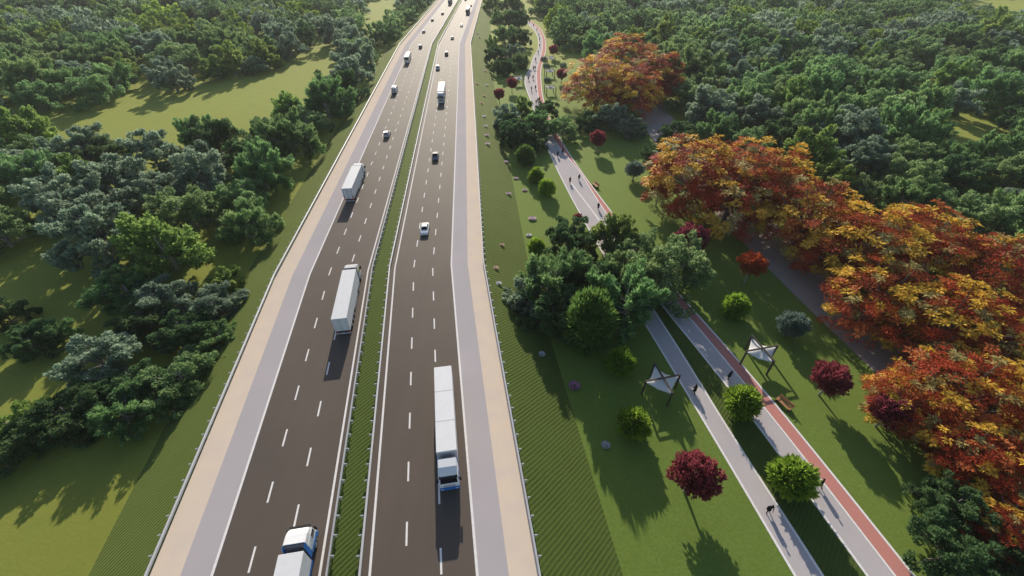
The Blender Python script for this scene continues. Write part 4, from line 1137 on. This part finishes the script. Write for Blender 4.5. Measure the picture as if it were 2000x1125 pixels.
POSES = {
 'walk': person_mesh({'stride': .6, 'lean': .05, 'coat': True}),
 'walk2': person_mesh({'stride': -.5, 'lean': .03, 'long': True, 'coat': True}),
 'stand': person_mesh({'stride': .22, 'lean': .01, 'coat': True}),
 'ride': person_mesh({'stride': 0, 'hip': (0, -.18, .98), 'lean': .20, 'legs': [((-.11, .22, .80), (-.11, .10, .38)), ((.11, .20, .62), (.11, .02, .18))], 'arms': [((-.27, .22, 1.22), (-.24, .42, 1.07)), ((.27, .22, 1.22), (.24, .42, 1.07))]}),
}
def person(px, py, pose, rz, label, sc=1.0):
    w = G(px, py)
    z = ZG + .025
    root = link('person', POSES[pose][0], None)
    root.location = (w[0], w[1], z); root.rotation_euler = (0, 0, rz); root.scale = (sc * 1.3, sc * 1.3, sc * 1.16)
    link('hair', POSES[pose][1], None, root)
    tag(root, label, 'person', 'walkers on the park paths')
    return root
for px, py, pose, rz, lab in [
    (1498, 999, 'walk', R(165), 'person in black walking on the left grey path, nearest the camera'),
    (1598, 951, 'walk2', R(20), 'person in black coat half behind the nearest bright green tree'),
    (1355, 767, 'walk', R(20), 'person in black walking beside the left sail shelter'),
    (1422, 739, 'stand', R(200), 'person in black on the right grey path, between shelter and bright tree'),
    (1263, 612, 'stand', R(190), 'person in black at the lower edge of the big clump'),
    (1113, 358, 'walk2', R(10), 'person in black on the left half of the far path'),
    (1130.5, 352, 'walk', R(190), 'person in black on the far path edge by the red lane'),
    (1168, 409, 'walk', R(10), 'person in black stepping out above the big clump'),
    (1089, 306, 'stand', R(15), 'person in black on the shaded far path, left of a pair'),
    (1098.5, 301, 'walk', R(190), 'person in black on the shaded far path, by the red lane'),
    (1047, 204, 'walk', R(10), 'person in black at the left of three where the far bend clump ends'),
    (1050.5, 200, 'stand', R(10), 'person in black, middle of three above the far bend clump'),
    (1053.5, 198, 'walk2', R(190), 'person in black, right of three above the far bend clump'),
    (1046, 175, 'walk', R(180), 'person in black beside the cyclist'),
    (1041, 155, 'walk2', R(0), 'person in black on the path level with the left far shelter'),
    (1032, 157, 'walk', R(0), 'person in black at the left path edge under the left far shelter'),
    (1042, 137, 'walk', R(0), 'person in black, left of a pair by the upper far shelter'),
    (1045, 136, 'walk2', R(0), 'person in black, right of a pair by the upper far shelter'),
    (1046, 120, 'walk', R(180), 'person in black where the shaded path begins to curve'),
    (1051, 105, 'walk2', R(0), 'person in black in the tree shadow on the curving path'),
    (1053.8, 92, 'walk', R(0), 'person in black on the sunlit gap of the curving path'),
    (1054, 80, 'walk', R(180), 'person in black just above the sunlit gap of the curving path'),
    (1052.5, 71, 'stand', R(0), 'person in black where the curving path turns left'),
    (1048.5, 61, 'walk', R(0), 'person in black on the upper curve of the far path'),
    (1042, 52, 'walk2', R(0), 'person in black second from the far path end'),
    (1034, 45, 'walk', R(180), 'person in black farthest away at the far path end')]:
    person(px, py, pose, rz, lab)
# cyclist
def bicycle(loc, rz):
    root = empty('bicycle', loc, rz)
    fr = MB()
    A, B, C_, D, E_ = (0, -.50, .34), (0, -.05, .30), (0, -.20, .86), (0, .36, .84), (0, .52, .34)
    for p, q in ((A, B), (B, C_), (C_, D), (B, D), (A, C_), (D, E_)): fr.tube([p, q], .02, 6)
    fr.build('frame', M['darkcar'], root)
    MB().tube([(-.27, .42, 1.02), (-.1, .40, 1.04), (.1, .40, 1.04), (.27, .42, 1.02)], .016, 6).tube([(0, .36, .82), (0, .40, 1.04)], .016, 6).build('handlebar', M['chassis'], root)
    MB().box(-.07, .07, -.34, -.08, .88, .93).build('saddle', M['chassis'], root, bevel=.02)
    for y in (-.50, .52):
        n = 24; wv = MB(); wv.tube([(0, y + math.cos(2 * math.pi * k / n) * .32, .34 + math.sin(2 * math.pi * k / n) * .32) for k in range(n + 1)], .022, 6)
        for k in range(6): wv.tube([(0, y, .34), (0, y + math.cos(math.pi * k / 3) * .32, .34 + math.sin(math.pi * k / 3) * .32)], .006, 4)
        wv.build('wheel', M['rubber'], root)
    return root
w = G(1038, 178)
tag(bicycle((w[0], w[1], ZG + .03), R(175)), 'dark bicycle ridden on the grey path left of the lower far shelter', 'bicycle')
rd = person(1038, 178, 'ride', R(175), 'person in black riding the bicycle on the far path'); rd.location.z = ZG + .03

# ------------------------------------------------------------------ light, sky, air
SUN_EL, SUN_AZ = R(22.5), R(-5.0)          # azimuth measured from +y towards +x
world = bpy.data.worlds.new('World'); scene.world = world; world.use_nodes = True
nt = world.node_tree; nt.nodes.clear()
sky = nt.nodes.new('ShaderNodeTexSky'); sky.sky_type = 'NISHITA'; sky.sun_disc = False
sky.sun_elevation = SUN_EL; sky.sun_rotation = SUN_AZ
bg = nt.nodes.new('ShaderNodeBackground'); bg.inputs[1].default_value = 0.115
ow = nt.nodes.new('ShaderNodeOutputWorld'); nt.links.new(sky.outputs[0], bg.inputs[0]); nt.links.new(bg.outputs[0], ow.inputs[0])
sl = bpy.data.lights.new('sun', 'SUN'); sl.energy = 4.9; sl.angle = R(.6); sl.color = (1, .90, .75)
so = bpy.data.objects.new('sun', sl); col.objects.link(so)
sd = Vector((math.sin(SUN_AZ) * math.cos(SUN_EL), math.cos(SUN_AZ) * math.cos(SUN_EL), math.sin(SUN_EL)))
so.rotation_euler = (-sd).to_track_quat('-Z', 'Y').to_euler()
so.location = (0, 100, 120)

HAZE = 0.00011
if HAZE:
    hz = MB().box(-1600, 1600, -300, 1500, ZG - 1, H + 3).build('haze', None)
    m, nt = newmat('haze_air'); v = N(nt, 'ShaderNodeVolumePrincipled'); v.inputs['Density'].default_value = HAZE
    v.inputs['Color'].default_value = (.85, .88, .92, 1); v.inputs['Anisotropy'].default_value = .25
    L(nt, v.outputs[0], N(nt, 'ShaderNodeOutputMaterial').inputs['Volume'])
    hz.data.materials.clear(); hz.data.materials.append(m); tag(hz, kind='stuff')

scene.render.engine = 'CYCLES'
cy = scene.cycles
cy.use_denoising = True
cy.max_bounces = 7; cy.diffuse_bounces = 3; cy.glossy_bounces = 2; cy.transmission_bounces = 4; cy.volume_bounces = 0; cy.transparent_max_bounces = 4
vs_ = scene.view_settings
scene.display_settings.display_device = 'sRGB'
vs_.view_transform = 'Standard'; vs_.look = 'None'; vs_.exposure = 0.25; vs_.gamma = 1; vs_.use_curve_mapping = False
